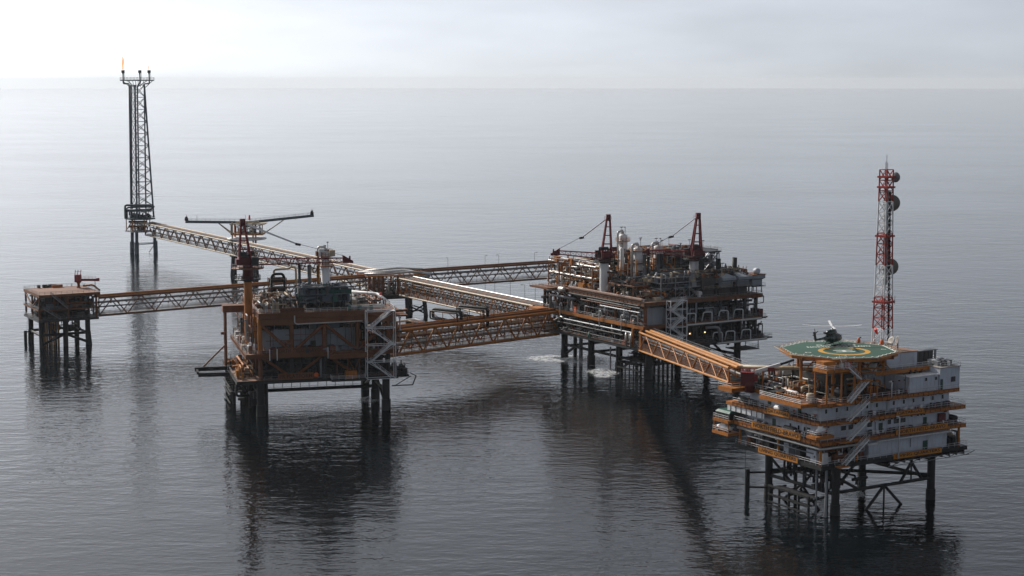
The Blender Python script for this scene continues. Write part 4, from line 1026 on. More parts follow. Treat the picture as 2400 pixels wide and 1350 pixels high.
bx('crate', (-1.6, -2.4, 0), (1.8, 2.8, 1.7), 'dark', t); MB().poly_faces([(-1.8, -2.6, 1.6), (2, -2.6, 1.6), (2, 3, 1.6), (-1.8, 3, 1.6), (-1.2, -2.2, 2.1), (1.4, -2.2, 2.2), (1.4, 2.6, 2.15), (-1.2, 2.6, 2.1)], [(0, 1, 5, 4), (1, 2, 6, 5), (2, 3, 7, 6), (3, 0, 4, 7), (4, 5, 6, 7), (3, 2, 1, 0)]).build('tarpaulin', 'green', t)
t = thing('cargo_basket', 'open orange cargo basket with slatted sides on the tray deck', 'basket', LQ, -7.4, 7.4, 26.4)
for s_ in (-1.5, 1.5): bar('rim', (s_, -3.6, 1.5), (s_, 3.6, 1.5), .15, .15, 'orange', t); bar('rim', (s_, -3.6, .1), (s_, 3.6, .1), .15, .15, 'orange', t)
for y in (-3.6, 3.6): bar('rim', (-1.5, y, 1.5), (1.5, y, 1.5), .15, .15, 'orange', t)
for k in range(9):
    for s_ in (-1.5, 1.5): bar('slat', (s_, -3.6 + .9 * k, 0), (s_, -3.6 + .9 * k, 1.5), .16, .12, 'orange', t)
bx('floor', (-1.5, -3.6, .02), (1.5, 3.6, .1), 'rust', t)
t = thing('fluid_tank', 'pale ribbed upright tank standing at the tray corner', 'tank', LQ, -5.6, 2.9, 26.5)
MB().lathe([(.75, 0), (.95, .05), (.95, 1.9), (.8, 2.05), (.3, 2.15)], (0, 0, 0), 14).build('shell', 'cream', t)
for k in range(3): MB().lathe([(.96, .4 + .55 * k), (1.02, .45 + .55 * k), (.96, .5 + .55 * k)], (0, 0, 0), 14).build('hoop', 'white', t)
t = thing('dark_skip', 'black open skip standing beside the cargo basket', 'skip', LQ, -7.4, 13.6, 26.4)
MB().poly_faces([(-1.2, -1.6, 0), (1.2, -1.6, 0), (1.2, 1.6, 0), (-1.2, 1.6, 0), (-1.6, -2.1, 1.4), (1.6, -2.1, 1.4), (1.6, 2.1, 1.4), (-1.6, 2.1, 1.4)], [(3, 2, 1, 0), (0, 1, 5, 4), (1, 2, 6, 5), (2, 3, 7, 6), (3, 0, 4, 7)]).build('bin', 'black', t); bx('load', (-1.2, -1.7, .3), (1.2, 1.7, 1.1), 'dark', t)
ck = thing('knuckle_crane', 'dark red box-boom crane with pale jib at the bridge end of the quarters', 'crane', LQ, -6.2, 24.2, 25.6, -42)
ck.scale = (.85, .85, .85)
MB().lathe([(1.35, 0), (1.35, 3.2), (1.15, 3.5), (1.15, 5.4)], (0, 0, 0), 16).build('pedestal', 'maroon', ck)
bx('machinery_house', (-2.4, -1.3, 2.2), (1.3, 1.5, 5.6), 'maroon', ck); bx('cab', (1.3, -1.2, 3.4), (2.2, 1.0, 5.2), 'red', ck); bx('house_roof', (-2.5, -1.4, 5.6), (1.4, 1.6, 5.8), 'red', ck)
mb = MB(); mb.beam((.6, 0, 5.6), (8.5, 0, 8.2), .8, .9); mb.build('jib', 'white', ck); mb = MB(); mb.beam((8.5, 0, 8.2), (12.2, 0, 9.6), .55, .6); mb.build('jib_extension', 'dark', ck)
bx('jib_counter', (5.0, -.8, 6.2), (6.8, .8, 7.3), 'red', ck); MB().beam((1.2, 0, 4.6), (5.2, 0, 6.5), .35, .35).build('lift_cylinder', 'steel', ck)
railing(ck, [(-2.4, -1.3, 5.8), (1.3, -1.3, 5.8), (1.3, 1.5, 5.8)], 'mastred'); cyl('hook_line', (12.0, 0, 9.4), (12.0, 0, 7.2), .06, 'dark', ck)

# ================================================================== production platform
pr = thing('production_platform', 'three-deck rusty orange production platform with crane pedestal, on dark legs', 'platform', PR)
legs(pr, [(0, 0), (38, 0), (0, 18), (38, 18), (0, 36), (38, 36)], 10.4, 1.15, sleeve=3.4)
for p, q in (((0, 0, 6), (0, 18, 6)), ((0, 18, 6), (0, 36, 6)), ((38, 0, 6), (38, 18, 6)), ((38, 18, 6), (38, 36, 6)), ((0, 0, 2), (0, 18, 8.5)), ((0, 36, 2), (0, 18, 8.5)), ((38, 0, 1.5), (38, 18, 8.5)), ((38, 36, 2), (38, 18, 8)), ((0, 36, 5), (38, 36, 5)), ((0, 18, 4.5), (38, 18, 4.5))):
    cyl('brace', p, q, .45, 'black', pr)
for (x, y, r) in ((-5.6, 22, .55), (-5.6, 27, .55), (-5.6, 31, .7), (-3, 20, .4), (-3, 25, .4), (-2.5, 30, .45), (-6.5, 33.5, .6), (2.5, 8, .5), (3.2, 12, .5), (-1.6, 14, .45), (1.2, 24, .4)): cyl('riser', (x, y, -6), (x, y, 10.4), r, 'black', pr)
for z in (.8, 3.2, 5.6): bar('fender_rail', (-7.2, 19, z), (-7.2, 36, z), .35, .4, 'black', pr)
bx('boat_landing', (-7, 20, 3.8), (-2, 35, 4.1), 'dark', pr)
for k in range(5): bar('landing_beam', (-7.2, 20 + 3.7 * k, 6.5), (0, 20 + 3.7 * k, 6.5), .35, .5, 'black', pr)
clutter(pr, -6, 3, 6, 34, 4, 10, 50, ['black', 'dark'], 51, .12, .4, boxes=.1)
# catwalk below the bottom deck
mb = MB(); mb.beam((.5, 19.5, 3.9), (37.5, 19.5, 3.9), 1.6, .35); mb.build('catwalk', 'black', pr)
railing(pr, [(.5, 18.7, 4.0), (37.5, 18.7, 4.0)], 'dark', h=1.2, step=3)
mb = MB()
for k in range(14): mb.tube((1 + 2.75 * k, 20, 4), (1 + 2.75 * k, 20, 10.2), .1, 5)
for k in range(8): mb.tube((1 + 4.9 * k, 17, 9.4), (4 + 4.9 * k, 22, 8.6), .16, 5)
mb.build('catwalk_hangers', 'black', pr, 'stuff')
# decks
deck(pr, -7.2, 41.5, -2.2, 40, 11.0, .6, 'plate', 'black', 1.0, ('f', 'l', 'r'), 'steel')
deck(pr, -4.4, 41.5, -2.2, 41, 18.9, .6, 'plate', 'rust', 1.2, ('f', 'l', 'r'), 'steel')
deck(pr, -.4, 40.5, -1.8, 41, 31.0, .6, 'plate', 'rust', 1.5, ('f', 'l', 'r'), 'white')
for y in (-.8, 39): 
    for i, x in enumerate((0, 9.4, 19.2, 29.2, 38.6)):
        cyl('column', (x, y, 11), (x, y, 18.0), .62, 'rust' if i == 0 else 'dark', pr); cyl('column', (x, y, 18.9), (x, y, 29.4), .72, 'orange' if i == 0 else 'rust', pr)  # front columns browned above and near-black below: shade put into the colour
for y in (10, 20, 30): cyl('column', (.2, y, 11), (.2, y, 18), .6, 'rust', pr); cyl('column', (.2, y, 18.9), (.2, y, 29.4), .75, 'orange', pr)
bx('main_girder', (-.2, -1.5, 27.4), (40, -.9, 29.3), 'rust', pr); bx('main_girder', (-.1, -.8, 27.4), (.5, 40, 29.3), 'orange', pr)  # front girder coloured brown as if shaded, left one orange as if sunlit
for p, q in (((.6, -1.2, 27.2), (9, -1.2, 19.4)), ((18.6, -1.2, 26.8), (10, -1.2, 19.4)), ((19.8, -1.2, 26.8), (28.6, -1.2, 19.4)), ((38, -1.2, 26.8), (29.8, -1.2, 19.4))): cyl('brace', p, q, .5, 'rust', pr)
for p, q in (((0.2, 1, 27), (.2, 9, 19.4)), ((.2, 11, 19.4), (.2, 19.4, 27)), ((.2, 21, 27), (.2, 29, 19.4)), ((1, -.9, 17.5), (9, -.9, 11.6)), ((10, -.9, 11.6), (18.6, -.9, 17.6)), ((20, -.9, 17.6), (28.6, -.9, 11.6))): cyl('brace', p, q, .42, 'rust', pr)
# enclosed room on the middle deck
clad(pr, .9, 29.6, 1.6, 22, 18.92, 25.6, 'greywall', rib=1.4)
door(pr, 'f', 16.2, 18.95, 1.6, 1.6, 3.0)
door(pr, 'l', 4.0, 18.95, .9, 1.2, 2.4, 'dark')
bx('roof', (.7, 1.4, 25.6), (29.8, 22.2, 25.8), 'roof', pr)
clutter(pr, 1.5, 29, 2.2, 20, 25.8, 29.2, 70, ['dark', 'blue', 'grime', 'steel'], 52, .1, .5, boxes=.5)
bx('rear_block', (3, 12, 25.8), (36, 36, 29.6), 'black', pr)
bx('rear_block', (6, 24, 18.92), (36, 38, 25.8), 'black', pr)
MB().path([(10.2, -2.2, 30.2), (10.2, -2.2, 28.0), (11, -2.2, 27.6), (30.6, -2.2, 27.9)], .22, 6).build('pipe', 'pipe', pr)
clutter(pr, 29.8, 40, 0, 22, 18.9, 29, 80, ['rust', 'dark', 'orange', 'grime', 'pipe'], 53, .12, .4)
# left gallery of the middle deck and bottom deck contents
clutter(pr, -3.9, -.7, 0, 38, 18.9, 22.5, 60, ['rust', 'plate', 'steel', 'white', 'cream'], 54, .08, .3, boxes=.4)
clutter(pr, -3.4, .2, 2, 38, 22, 30, 40, ['rust', 'grime', 'steel'], 55, .1, .3, boxes=.05)
clutter(pr, -6.7, -1, 0, 38, 11, 14.5, 70, ['rust', 'orange', 'grime', 'cream', 'yellow'], 56, .1, .35, boxes=.45)
clutter(pr, 0, 39, .2, 9, 11, 17.6, 190, ['dark', 'grime', 'black', 'black'], 57, .12, .5, boxes=.4)  # near-black colours stand in for the deep shade of the bottom storey
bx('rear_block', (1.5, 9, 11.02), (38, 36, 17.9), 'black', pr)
for x in (2.6, 4.8, 20.0): cyl('standpipe', (x + .0, -2.6, 17.0), (x, -2.6, 20.4), .14, 'white', pr)
cyl('pipe', (18.2, -.2, 11), (18.2, -.2, 17.8), .4, 'steel', pr)
# portal frame and outrigger boom on the left side
for y in (23.5, 26.5): cyl('portal_post', (-7.6, y, 11.2), (-7.6, y, 28.6), .35, 'rust', pr)
bx('portal_beam', (-8.4, 22.8, 28.5), (-.4, 27.2, 30.6), 'rust', pr)
cyl('portal_post', (-1.2, 25, 18.9), (-1.2, 25, 28.5), .6, 'orange', pr)
bar('outrigger', (-7, 23.0, 11.2), (-17.2, 24.6, 10.9), .9, 1.2, 'black', pr); bar('outrigger', (-7, 19.4, 9.8), (-16.4, 21.8, 9.6), .8, 1.2, 'black', pr)
bar('outrigger_tie', (-16.6, 21.4, 10.2), (-16.6, 25, 10.9), .6, .8, 'black', pr); cyl('outrigger_stay', (-7.6, 25, 18.2), (-14.6, 24.6, 11.6), .26, 'rust', pr)
bx('stub_beam', (-9.0, 24.5, 21.4), (-7.4, 25.4, 22.2), 'rust', pr)
# projecting frame and chute on the right of the front
for p, q in (((20, -5.4, 17.9), (33, -5.4, 18.0)), ((20, -5.4, 17.9), (21.6, -2.2, 18.2)), ((33, -5.4, 18.0), (32, -2.2, 18.2)), ((20, -5.4, 17.9), (27, -2.4, 18.3)), ((33, -5.4, 18), (27, -2.4, 18.3))): bar('frame_beam', p, q, .6, 1.3, 'rust', pr)
for x in (22.4, 25.6, 29.2): cyl('frame_post', (x, -4.6, 11.2), (x, -4.8, 17.4), .16, 'rust', pr)
for p, q in (((25.6, -4.7, 17.2), (27.6, -4.7, 13.4)), ((29.2, -4.7, 17.2), (27.6, -4.7, 13.4))): cyl('frame_post', p, q, .14, 'rust', pr)
bx('side_balcony', (20.6, -5.6, 10.3), (31, -2.2, 10.9), 'dark', pr); railing(pr, [(20.7, -2.3, 10.9), (20.7, -5.5, 10.9), (30.9, -5.5, 10.9), (30.9, -2.3, 10.9)], 'white', rails=(1.0, .66, .33))
bx('machine_skid', (25, -4.6, 10.92), (28.4, -2.6, 13.2), 'orange', pr)
bx('drop_frame', (42.5, 4, 6), (45.5, 12, 11), 'black', pr) if False else None
bx('end_platform', (41.5, 2, 9.6), (45.6, 12, 10.2), 'black', pr); railing(pr, [(41.6, 2.1, 10.2), (45.5, 2.1, 10.2), (45.5, 11.9, 10.2)], 'dark')
clutter(pr, 41.7, 45, 2.4, 11.6, 10.2, 13.6, 30, ['black', 'dark', 'grime'], 135, .1, .4, boxes=.5)
mb = MB(); mb.beam((40, 1, 7.2), (46.5, 1, 7.2), .3, .3); mb.beam((46.5, 1, 7.2), (48, 3, 9.6), .25, .25); mb.beam((48, 3, 9.6), (46, 3, 10.6), .25, .25); mb.beam((41, 1, 7.2), (46, 1, 10), .2, .2); mb.build('end_bracket', 'black', pr)
clutter(pr, 41.5, 45, 10, 34, 19, 29, 60, ['rust', 'pipe', 'dark', 'orange'], 58, .12, .4, boxes=.05)
bx('side_gallery', (41.5, 8, 27.4), (46.5, 36, 27.9), 'rust', pr)
MB().path([(41.6, 12, 28.6), (47.5, 13, 28.6), (50, 30, 26.6), (46, 36, 24)], .4, 8).build('pipe', 'rust', pr); MB().path([(41.6, 16, 28.3), (46, 16.6, 28.3), (48, 32, 26.2)], .35, 8).build('pipe', 'cream', pr)
# top deck equipment kept as fine clutter, the larger pieces below
clutter(pr, .5, 12, 2, 38, 31, 34, 90, ['rust', 'cream', 'plate', 'grime', 'steel'], 59, .08, .35, boxes=.35)
clutter(pr, 26, 39, 3, 38, 31, 33.2, 70, ['rust', 'white', 'cream', 'steel', 'grime'], 60, .1, .35, boxes=.3)
for x in (26.4, 29.6, 33): bx('locker', (x, -.9, 31.02), (x + 1.0, -.2, 32.4), 'green', pr)
MB().drum((27, 2.2, 31.6), (38, 2.2, 31.6), .6).build('pipe', 'pipe', pr)
MB().path([(30, 26, 33.6), (39, 18, 33.4), (41, 10, 31.6)], .5, 8).build('pipe', 'white', pr)
sign_board(PR, 'front', 6.0, 13.2, 31.0, 32.5, -2.1, 'QATARGAS', 'shade-darkened company name board on the top deck rail of the production platform', 'rust')  # boards on this platform take a darker brown to show them in shade
sign_board(PR, 'front', 3.6, 18.4, 18.9, 20.6, -2.5, 'NORTH FIELD-BRAVO', 'shade-darkened orange board reading NORTH FIELD-BRAVO in front of the enclosed room with the green door', 'rust')
sign_board(PR, 'front', 5.0, 15.6, 11.1, 13.0, -2.5, 'PR PLATFORM', 'shade-darkened orange board reading PR PLATFORM along the lowest deck', 'rust')
t = thing('lifebuoy_box', 'round red-orange lifebuoy cover beside the lowest name board', 'lifebuoy', PR, 16.4, -2.45, 11.4)
MB().lathe([(.55, -.12), (.75, -.05), (.75, .05), (.55, .12)], (0, 0, .75), 14, (0, 1, 0)).build('ring', 'beacon', t); bx('bracket', (-.08, -.1, 0), (.08, .1, .3), 'dark', t)

def stair_tower(label, fr, x, y, z0, z1, w, d, levels, m, rz=0, flights=True):
    t = thing('stair_tower', label, 'stair tower', fr, x, y, z0, rz); H = z1 - z0
    for px, py in ((0, 0), (w, 0), (0, d), (w, d)): bar('post', (px, py, 0), (px, py, H), .2, .2, m, t)
    for k in range(levels + 1):
        z = H * k / levels
        for p, q in (((0, 0, z), (w, 0, z)), ((0, d, z), (w, d, z)), ((0, 0, z), (0, d, z)), ((w, 0, z), (w, d, z))): bar('ring_beam', p, q, .14, .2, m, t)
        if k < levels:
            z2 = H * (k + 1) / levels; e = k % 2
            for yy in (0, d): bar('brace', (0 if e else w, yy, z), (w if e else 0, yy, z2), .1, .1, m, t)
            bar('brace', (0, 0 if e else d, z), (0, d if e else 0, z2), .1, .1, m, t)
            if flights: stair_mb((1.2 if e else w - 1.2, d * (.3 if e else .7), z), (w - 1.2 if e else 1.2, d * (.3 if e else .7), z2), 1.0, (0, 1, 0)).build('stair_flight', m, t)
            xl = w - 1.2 if e else 0; bx('landing', (xl, .1, z2 - .12), (xl + 1.2, d - .1, z2 - .02), m, t)
    railing(t, [(0, 0, H), (w, 0, H), (w, d, H)], m)
    return t
stair_tower('tall pale grey scaffold-like stair tower at the corner of the production platform', PR, 31.4, -5.6, 10.6, 31.0, 8.6, 3.2, 4, 'white')

crane(PR, -2.0, 10.5, 18.9, 0, 'red lattice-boom crane on a thick orange pedestal, boom lying level over the production platform', 21.6, 1.25, 'orange', 26.5, -.2, 12.6, 'red', tiers=2)

def column_vessel(label, fr, x, y, z, r, h, m, plats=(), cat='vessel', top=True, group=None, name='process_column'):
    t = thing(name, label, cat, fr, x, y, z, 0, group)
    MB().lathe([(r * 1.15, 0), (r * 1.1, .4), (r, .5), (r, h - r * .5), (r * .8, h - r * .18), (r * .3, h)], (0, 0, 0), 18).build('shell', m, t)
    for zz in plats:
        MB().lathe([(r, zz), (r + 1.1, zz), (r + 1.1, zz + .18), (r, zz + .18)], (0, 0, 0), 18).build('platform', 'orange', t)
        rr = r + 1.05; rail_mb([(rr * math.cos(R(24 * j)), rr * math.sin(R(24 * j)), zz + .15) for j in range(16)], 1.15, 3, .06).build('railing', 'yellow', t)
    if top:
        MB().path([(0, 0, h - .2), (0, 0, h + .9), (-r - .9, -.2, h + .9), (-r - .9, -.2, h * .25)], r * .28, 8).build('overhead_pipe', 'pipe', t)
        mb = MB(); mb.tube((r * .6, 0, h - .4), (r * .6, 0, h + 2.4), .08, 5); mb.box((r * .6, .2, h + 2.3), (.6, .3, .25)); mb.tube((0, r * .5, h - .4), (0, r * .5, h + 1.3), .2, 6); mb.box((0, r * .5, h + 1.2), (.7, .7, .35)); mb.build('top_fittings', 'dark', t)
    mb = MB()
    for s_ in (-.22, .22): mb.tube((r + .25, s_, .3), (r + .25, s_, h - .2), .05, 4)
    for k in range(int(h / .6)): mb.tube((r + .25, -.22, .5 + .6 * k), (r + .25, .22, .5 + .6 * k), .04, 4)
    mb.build('ladder', 'steel', t)
    return t
tw = column_vessel('tall white column with a crowded yellow top platform, rising from the dark green module', PR, 21.8, 12, 31, 1.35, 17.2, 'white', (12.2, 15.2))
clutter(tw, -1.9, 1.9, -1.9, 1.9, 15.4, 17.6, 30, ['cream', 'yellow', 'white', 'rust'], 61, .06, .2)
def stack(label, fr, x, y, z, r, h, m, name='exhaust_stack', group=None, cap=True):
    t = thing(name, label, 'stack', fr, x, y, z, 0, group)
    MB().lathe([(r * 1.25, 0), (r * 1.25, .5), (r, .7), (r, h - .2), (r * 1.06, h - .2), (r * 1.06, h), (r * .8, h), (r * .8, h - .4)], (0, 0, 0), 14).build('flue', m, t)
    for f in (.35, .7): MB().lathe([(r, h * f - .1), (r * 1.1, h * f), (r, h * f + .1)], (0, 0, 0), 14).build('band', m, t)
    cyl('stay', (r * 2.6, 0, 0), (r * .9, 0, h * .5), .07, m, t)
    return t
stack('slim grey stack standing clear left of the white column', PR, 13.7, 11, 31, .42, 13.6, 'blue')
stack('thicker grey stack close by the yellow riser', PR, 16.9, 12, 31, .6, 12.8, 'steel')
stack('yellow-painted riser hard against the white column', PR, 19.5, 11.6, 31, .5, 12.6, 'yellow', 'riser_pipe')
# dark green generator module
gm = thing('generator_module', 'dark green framed generator module with bright green drum on the production top deck', 'module', PR, 12.4, 3.5, 31)
for px in (0, 5.2, 10.4, 15.8):
    for py in (0, 8): bar('post', (px, py, 0), (px, py, 6.6), .35, .35, 'green' if px > 10 else 'dark', gm)
for z in (2.4, 4.6, 6.6):
    for py in (0, 8): bar('beam', (0, py, z), (15.8, py, z), .3, .35, 'blue', gm)
    bx('floor', (.2, .2, z - .12), (15.6, 7.8, z - .04), 'dark', gm)
clutter(gm, .5, 15.4, .4, 7.6, 0, 2.3, 70, ['dark', 'black', 'grime', 'cream'], 62, .1, .4, boxes=.5)
clutter(gm, .5, 15.4, .4, 7.6, 2.4, 4.5, 80, ['dark', 'black', 'green', 'blue'], 63, .1, .35, boxes=.6)
clutter(gm, .5, 13.4, .4, 7.6, 4.6, 8.0, 90, ['dark', 'green', 'blue', 'steel', 'grime'], 64, .1, .3, boxes=.4)
MB().drum((8.6, 1.2, 5.4), (15.6, 1.2, 5.2), .9, 16).build('drum', 'green', gm)
for z in (2.5, 4.7, 6.7): railing(gm, [(0, -.1, z), (15.8, -.1, z)], 'blue')
def drum_thing(label, fr, x, y, z, L, r, m, rz=0, group=None, name='pressure_drum'):
    t = thing(name, label, 'vessel', fr, x, y, z, rz, group)
    MB().drum((0, 0, r + .5), (L, 0, r + .5), r, 14).build('shell', m, t)
    for f in (.2, .8): MB().box((L * f, 0, (r * .6 + .5) / 2), (.5, r * 1.6, r * .6 + .5)).build('saddle', 'rust', t)
    MB().tube((L * .5, 0, r * 2 + .4), (L * .5, 0, r * 2 + 1.1), .18, 6).build('nozzle', m, t)
    return t
for i, (x, y, L) in enumerate(((1.6, 22.6, 3.4), (4.6, 20, 4.2))):
    drum_thing('pale horizontal drum lying at the open end of the production top deck', PR, x, y, 31, L, .75, 'cream', 0, 'pale drums on the production top deck')
ex = thing('exchanger_stack', 'black pipe arches over stacked dark drums beside the crane pedestal', 'heat exchanger', PR, 6.0, 22, 31)
for z in (1.2, 3.6, 6.4): MB().drum((0, 0, z + .9), (4.6, 0, z + .9), .85, 12).build('drum', 'black' if z > 2 else 'rust', ex)
for x, m in ((.4, 'black'), (4.4, 'black')): MB().path([(x, -1.0, .3), (x, -1.0, 8.2)], .42, 8).build('pipe', m, ex)
MB().path([(.4, -1.0, 7.9), (.9, -1.0, 9.2), (3.9, -1.0, 9.2), (4.4, -1.0, 7.9)], .42, 8).build('pipe', 'black', ex)
MB().path([(1.4, .6, 8.0), (1.4, .6, 10.4), (6.2, .6, 10.6), (6.6, .6, 11.2), (8.2, .6, 10.8), (8.4, .6, 3)], .34, 8).build('pipe', 'cream', ex)
for px in (-.4, 5): 
    for py in (-1.4, 1.4): bar('post', (px, py, 0), (px, py, 8.0), .22, .22, 'rust', ex)
for z in (2.2, 5.0, 7.6): bar('beam', (-.4, -1.4, z), (5, -1.4, z), .2, .25, 'rust', ex); bar('beam', (-.4, 1.4, z), (5, 1.4, z), .2, .25, 'rust', ex)
t = thing('fire_cabinet', 'upright bright red cylinder on the outer rail of the production deck', 'marker', PR, 39.6, 16, 31)
MB().lathe([(.42, 0), (.45, .1), (.45, 2.7), (.3, 2.95)], (0, 0, 0), 12).build('shell', 'signal', t); bx('foot', (-.5, -.5, 0), (.5, .5, .1), 'dark', t)

# ================================================================== wellhead platform
wh = thing('wellhead_platform', 'small square wellhead platform with flat tan top deck and dark legs', 'platform', WH)
legs(wh, [(.5, 0), (18, 0), (.5, 16), (18, 16), (9.5, 0)], 9.8, .95, sleeve=0)
cyl('leg_foot', (18, 0, 5.0), (18.9, -.6, -7), 1.1, 'black', wh); cyl('leg_foot', (.5, 16, 5), (.2, 16.5, -7), 1.1, 'black', wh)
for p, q in (((.5, 0, 4.6), (18, 0, 4.6)), ((.5, 16, 4.6), (18, 16, 4.6)), ((.5, 0, 4.4), (.5, 16, 4.4)), ((18, 0, 4.4), (18, 16, 4.4)), ((.5, 0, 1), (9.5, 0, 4.6)), ((18, 0, 1), (9.5, 0, 4.6))): cyl('brace', p, q, .5, 'black', wh)
for k in range(8): cyl('conductor', (3 + 1.7 * (k % 4), 5 + 3.5 * (k // 4), -5), (3 + 1.7 * (k % 4), 5 + 3.5 * (k // 4), 9.8), .4, 'yellow' if k % 3 != 1 else 'dark', wh)
cyl('pile', (-1.8, 15.5, -5), (-1.8, 15.5, 4.6), .6, 'black', wh); cyl('brace', (-1.8, 15.5, 4.0), (.5, 15.5, 4.4), .25, 'black', wh)
cyl('hanging_line', (-1.2, 15.4, 4.4), (-.9, 15.4, 10), .05, 'dark', wh)
clutter(wh, 2, 17, 1, 15, 5.0, 9.6, 30, ['black', 'dark'], 71, .1, .4, boxes=.2)
deck(wh, -1.2, 21.5, -3.2, 19.5, 10.6, .6, 'dark', 'dark', .8, ('f', 'l', 'r'), 'steel')
deck(wh, -1.2, 21.5, -3.2, 19.5, 14.6, .4, 'dark', 'rust', .6, ('f', 'l', 'r'), 'steel')
deck(wh, -1.0, 22.0, -4.2, 19.6, 20.2, .5, 'plate', 'rust', 1.0, ('f', 'l', 'r', 'b'), 'dark')
for y in (-2.6, 8, 18): 
    for x in (-.6, 10, 20.8): cyl('column', (x, y, 10.6), (x, y, 19.2), .4, 'rust', wh)
clutter(wh, .5, 20, -2, 17, 10.6, 14.0, 110, ['dark', 'grime', 'black', 'rust'], 72, .1, .4, boxes=.45)
clutter(wh, .5, 20, -2, 17, 14.6, 19.1, 130, ['dark', 'grime', 'black', 'rust', 'blue'], 73, .1, .45, boxes=.4)
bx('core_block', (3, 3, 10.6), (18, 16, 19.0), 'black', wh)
for z0, x0 in ((10.8, 6.8), (14.7, 9.6)): stair_mb((x0, -3.9, z0), (x0 - 6.0, -3.9, z0 + (4 if z0 < 12 else 5.4)), 1.0, (0, 1, 0)).build('stair_flight', 'steel', wh)
for p, q in (((-.6, -2, 19), (-.6, 8, 14.8)), ((-.6, 8, 14.8), (-.6, 18, 19))): cyl('brace', p, q, .3, 'rust', wh)
mb = MB()
for k in range(3): mb.path([(21.4, 6 + k, 13 - .6 * k), (23.4 + .5 * k, 6 + k, 13 - .6 * k), (23.4 + .5 * k, 6 + k, 10.4 - .6 * k), (21.4, 6 + k, 10.2 - .6 * k)], .2, 6)
mb.build('pipe_bends', 'steel', wh)
t = thing('deck_hatch', 'tan hatch box at the back of the wellhead top deck', 'hatch', WH, 11.5, 18.2, 20.2); bx('cover', (-2.0, -.8, 0), (2.0, .8, .9), 'orange', t); bx('lid', (-2.1, -.9, .9), (2.1, .9, 1.05), 'rust', t)
clutter(wh, 2, 20, 19, 20, 20.2, 21.4, 9, ['dark', 'grime'], 74, .06, .12, boxes=.5)
MB().path([(20, 12, 21.0), (24, 13, 21.0), (27, 14.4, 18.6)], .4, 8).build('pipe', 'orange', wh)
cw = thing('small_crane', 'compact dark red crane with stubby jib on the wellhead top deck', 'crane', WH, 18.6, 13.5, 20.2, -20)
MB().lathe([(.75, 0), (.55, .6), (.5, 1.4), (1.0, 2.3)], (0, 0, 0), 12).build('pedestal', 'rust', cw)
bx('machinery_house', (-1.4, -1.2, 2.2), (1.1, 1.2, 5.0), 'red', cw); MB().beam((.8, 0, 3.0), (7.6, 0, 2.9), .8, .9).build('jib', 'red', cw); bx('jib_head', (6.8, -.5, 2.4), (7.9, .5, 3.6), 'red', cw)
for x in (-1.2, -.2, .9): cyl('gantry_leg', (x, -.8, 5.0), (x + .2, -.4, 6.9), .13, 'red', cw)
bar('gantry_strut', (-1.2, -.7, 6.2), (1.2, -.5, 6.2), .15, .15, 'red', cw); railing(cw, [(1.2, -.8, 3.3), (6.6, -.8, 3.3)], 'rust', step=1.2); cyl('rest_post', (6.2, 0, 0), (6.2, 0, 2.5), .14, 'rust', cw)

# ================================================================== utilities and compression platform
ut = thing('compression_platform', 'largest platform, three dark decks crowded with pipes, columns and exhausts', 'platform', UT)
UL = [(x, y) for x in (0, 38) for y in (0, 17, 34, 51)]
legs(ut, UL, 10.2, 1.2, sleeve=3.4)
for y0, y1 in ((0, 17), (17, 34), (34, 51)):
    cyl('brace', (0, y0, 5.2), (0, y1, 5.2), .5, 'black', ut); cyl('brace', (38, y0, 5.2), (38, y1, 5.2), .5, 'black', ut)
    cyl('brace', (0, y0, 9), (0, y1, 9), .4, 'black', ut); cyl('brace', (38, y0, 1), (38, y1, 9), .45, 'black', ut)
for y in (0, 17, 34, 51): cyl('brace', (0, y, 4.6), (38, y, 4.6), .45, 'black', ut)
cyl('brace', (0, 51, 1.5), (0, 44, 5.2), .5, 'black', ut); cyl('brace', (0, 17, .5), (0, 9, 5.2), .45, 'black', ut)
cyl('discharge_caisson', (3.4, 45.5, -1), (3.4, 45.5, 10.4), .7, 'steel', ut); cyl('caisson', (1.6, 46.5, -4), (1.6, 46.5, 10.4), .7, 'black', ut); cyl('discharge_caisson', (-2.0, 19.4, .6), (-2.0, 19.4, 8.5), .3, 'steel', ut)
for k in range(14): cyl('riser', (1.5 + 1.9 * (k % 7), 4 + 5 * (k // 7), -5), (1.5 + 1.9 * (k % 7), 4 + 5 * (k // 7), 10.4), .42, 'black', ut)
bar('fender_rail', (-3, 1, 2.6), (-3, 15, 2.6), .4, .5, 'black', ut); bx('boat_landing', (-3, 2, 4.2), (0, 14, 4.5), 'black', ut)
for k in range(6): cyl('fender_post', (-3, 2 + 2.4 * k, -2), (-3, 2 + 2.4 * k, 4.4), .25, 'black', ut)
clutter(ut, 0, 12, 0, 16, 4.6, 10, 40, ['black'], 81, .12, .45, boxes=.1)
clutter(ut, 2, 36, 2, 50, 7.4, 10.2, 90, ['black', 'dark'], 82, .15, .5, boxes=.15)
deck(ut, -5.2, 47.5, -3.0, 60, 11.0, .7, 'plate', 'dark', 1.0, ('f', 'l', 'r'), 'steel')
deck(ut, -4.4, 45.6, -3.0, 62, 18.3, .6, 'plate', 'rust', 1.1, ('l', 'r', 'f'), 'steel')
deck(ut, -4.0, 46.5, -3.0, 62, 26.2, .6, 'plate', 'rust', 1.2, ('l', 'r', 'f'), 'steel')
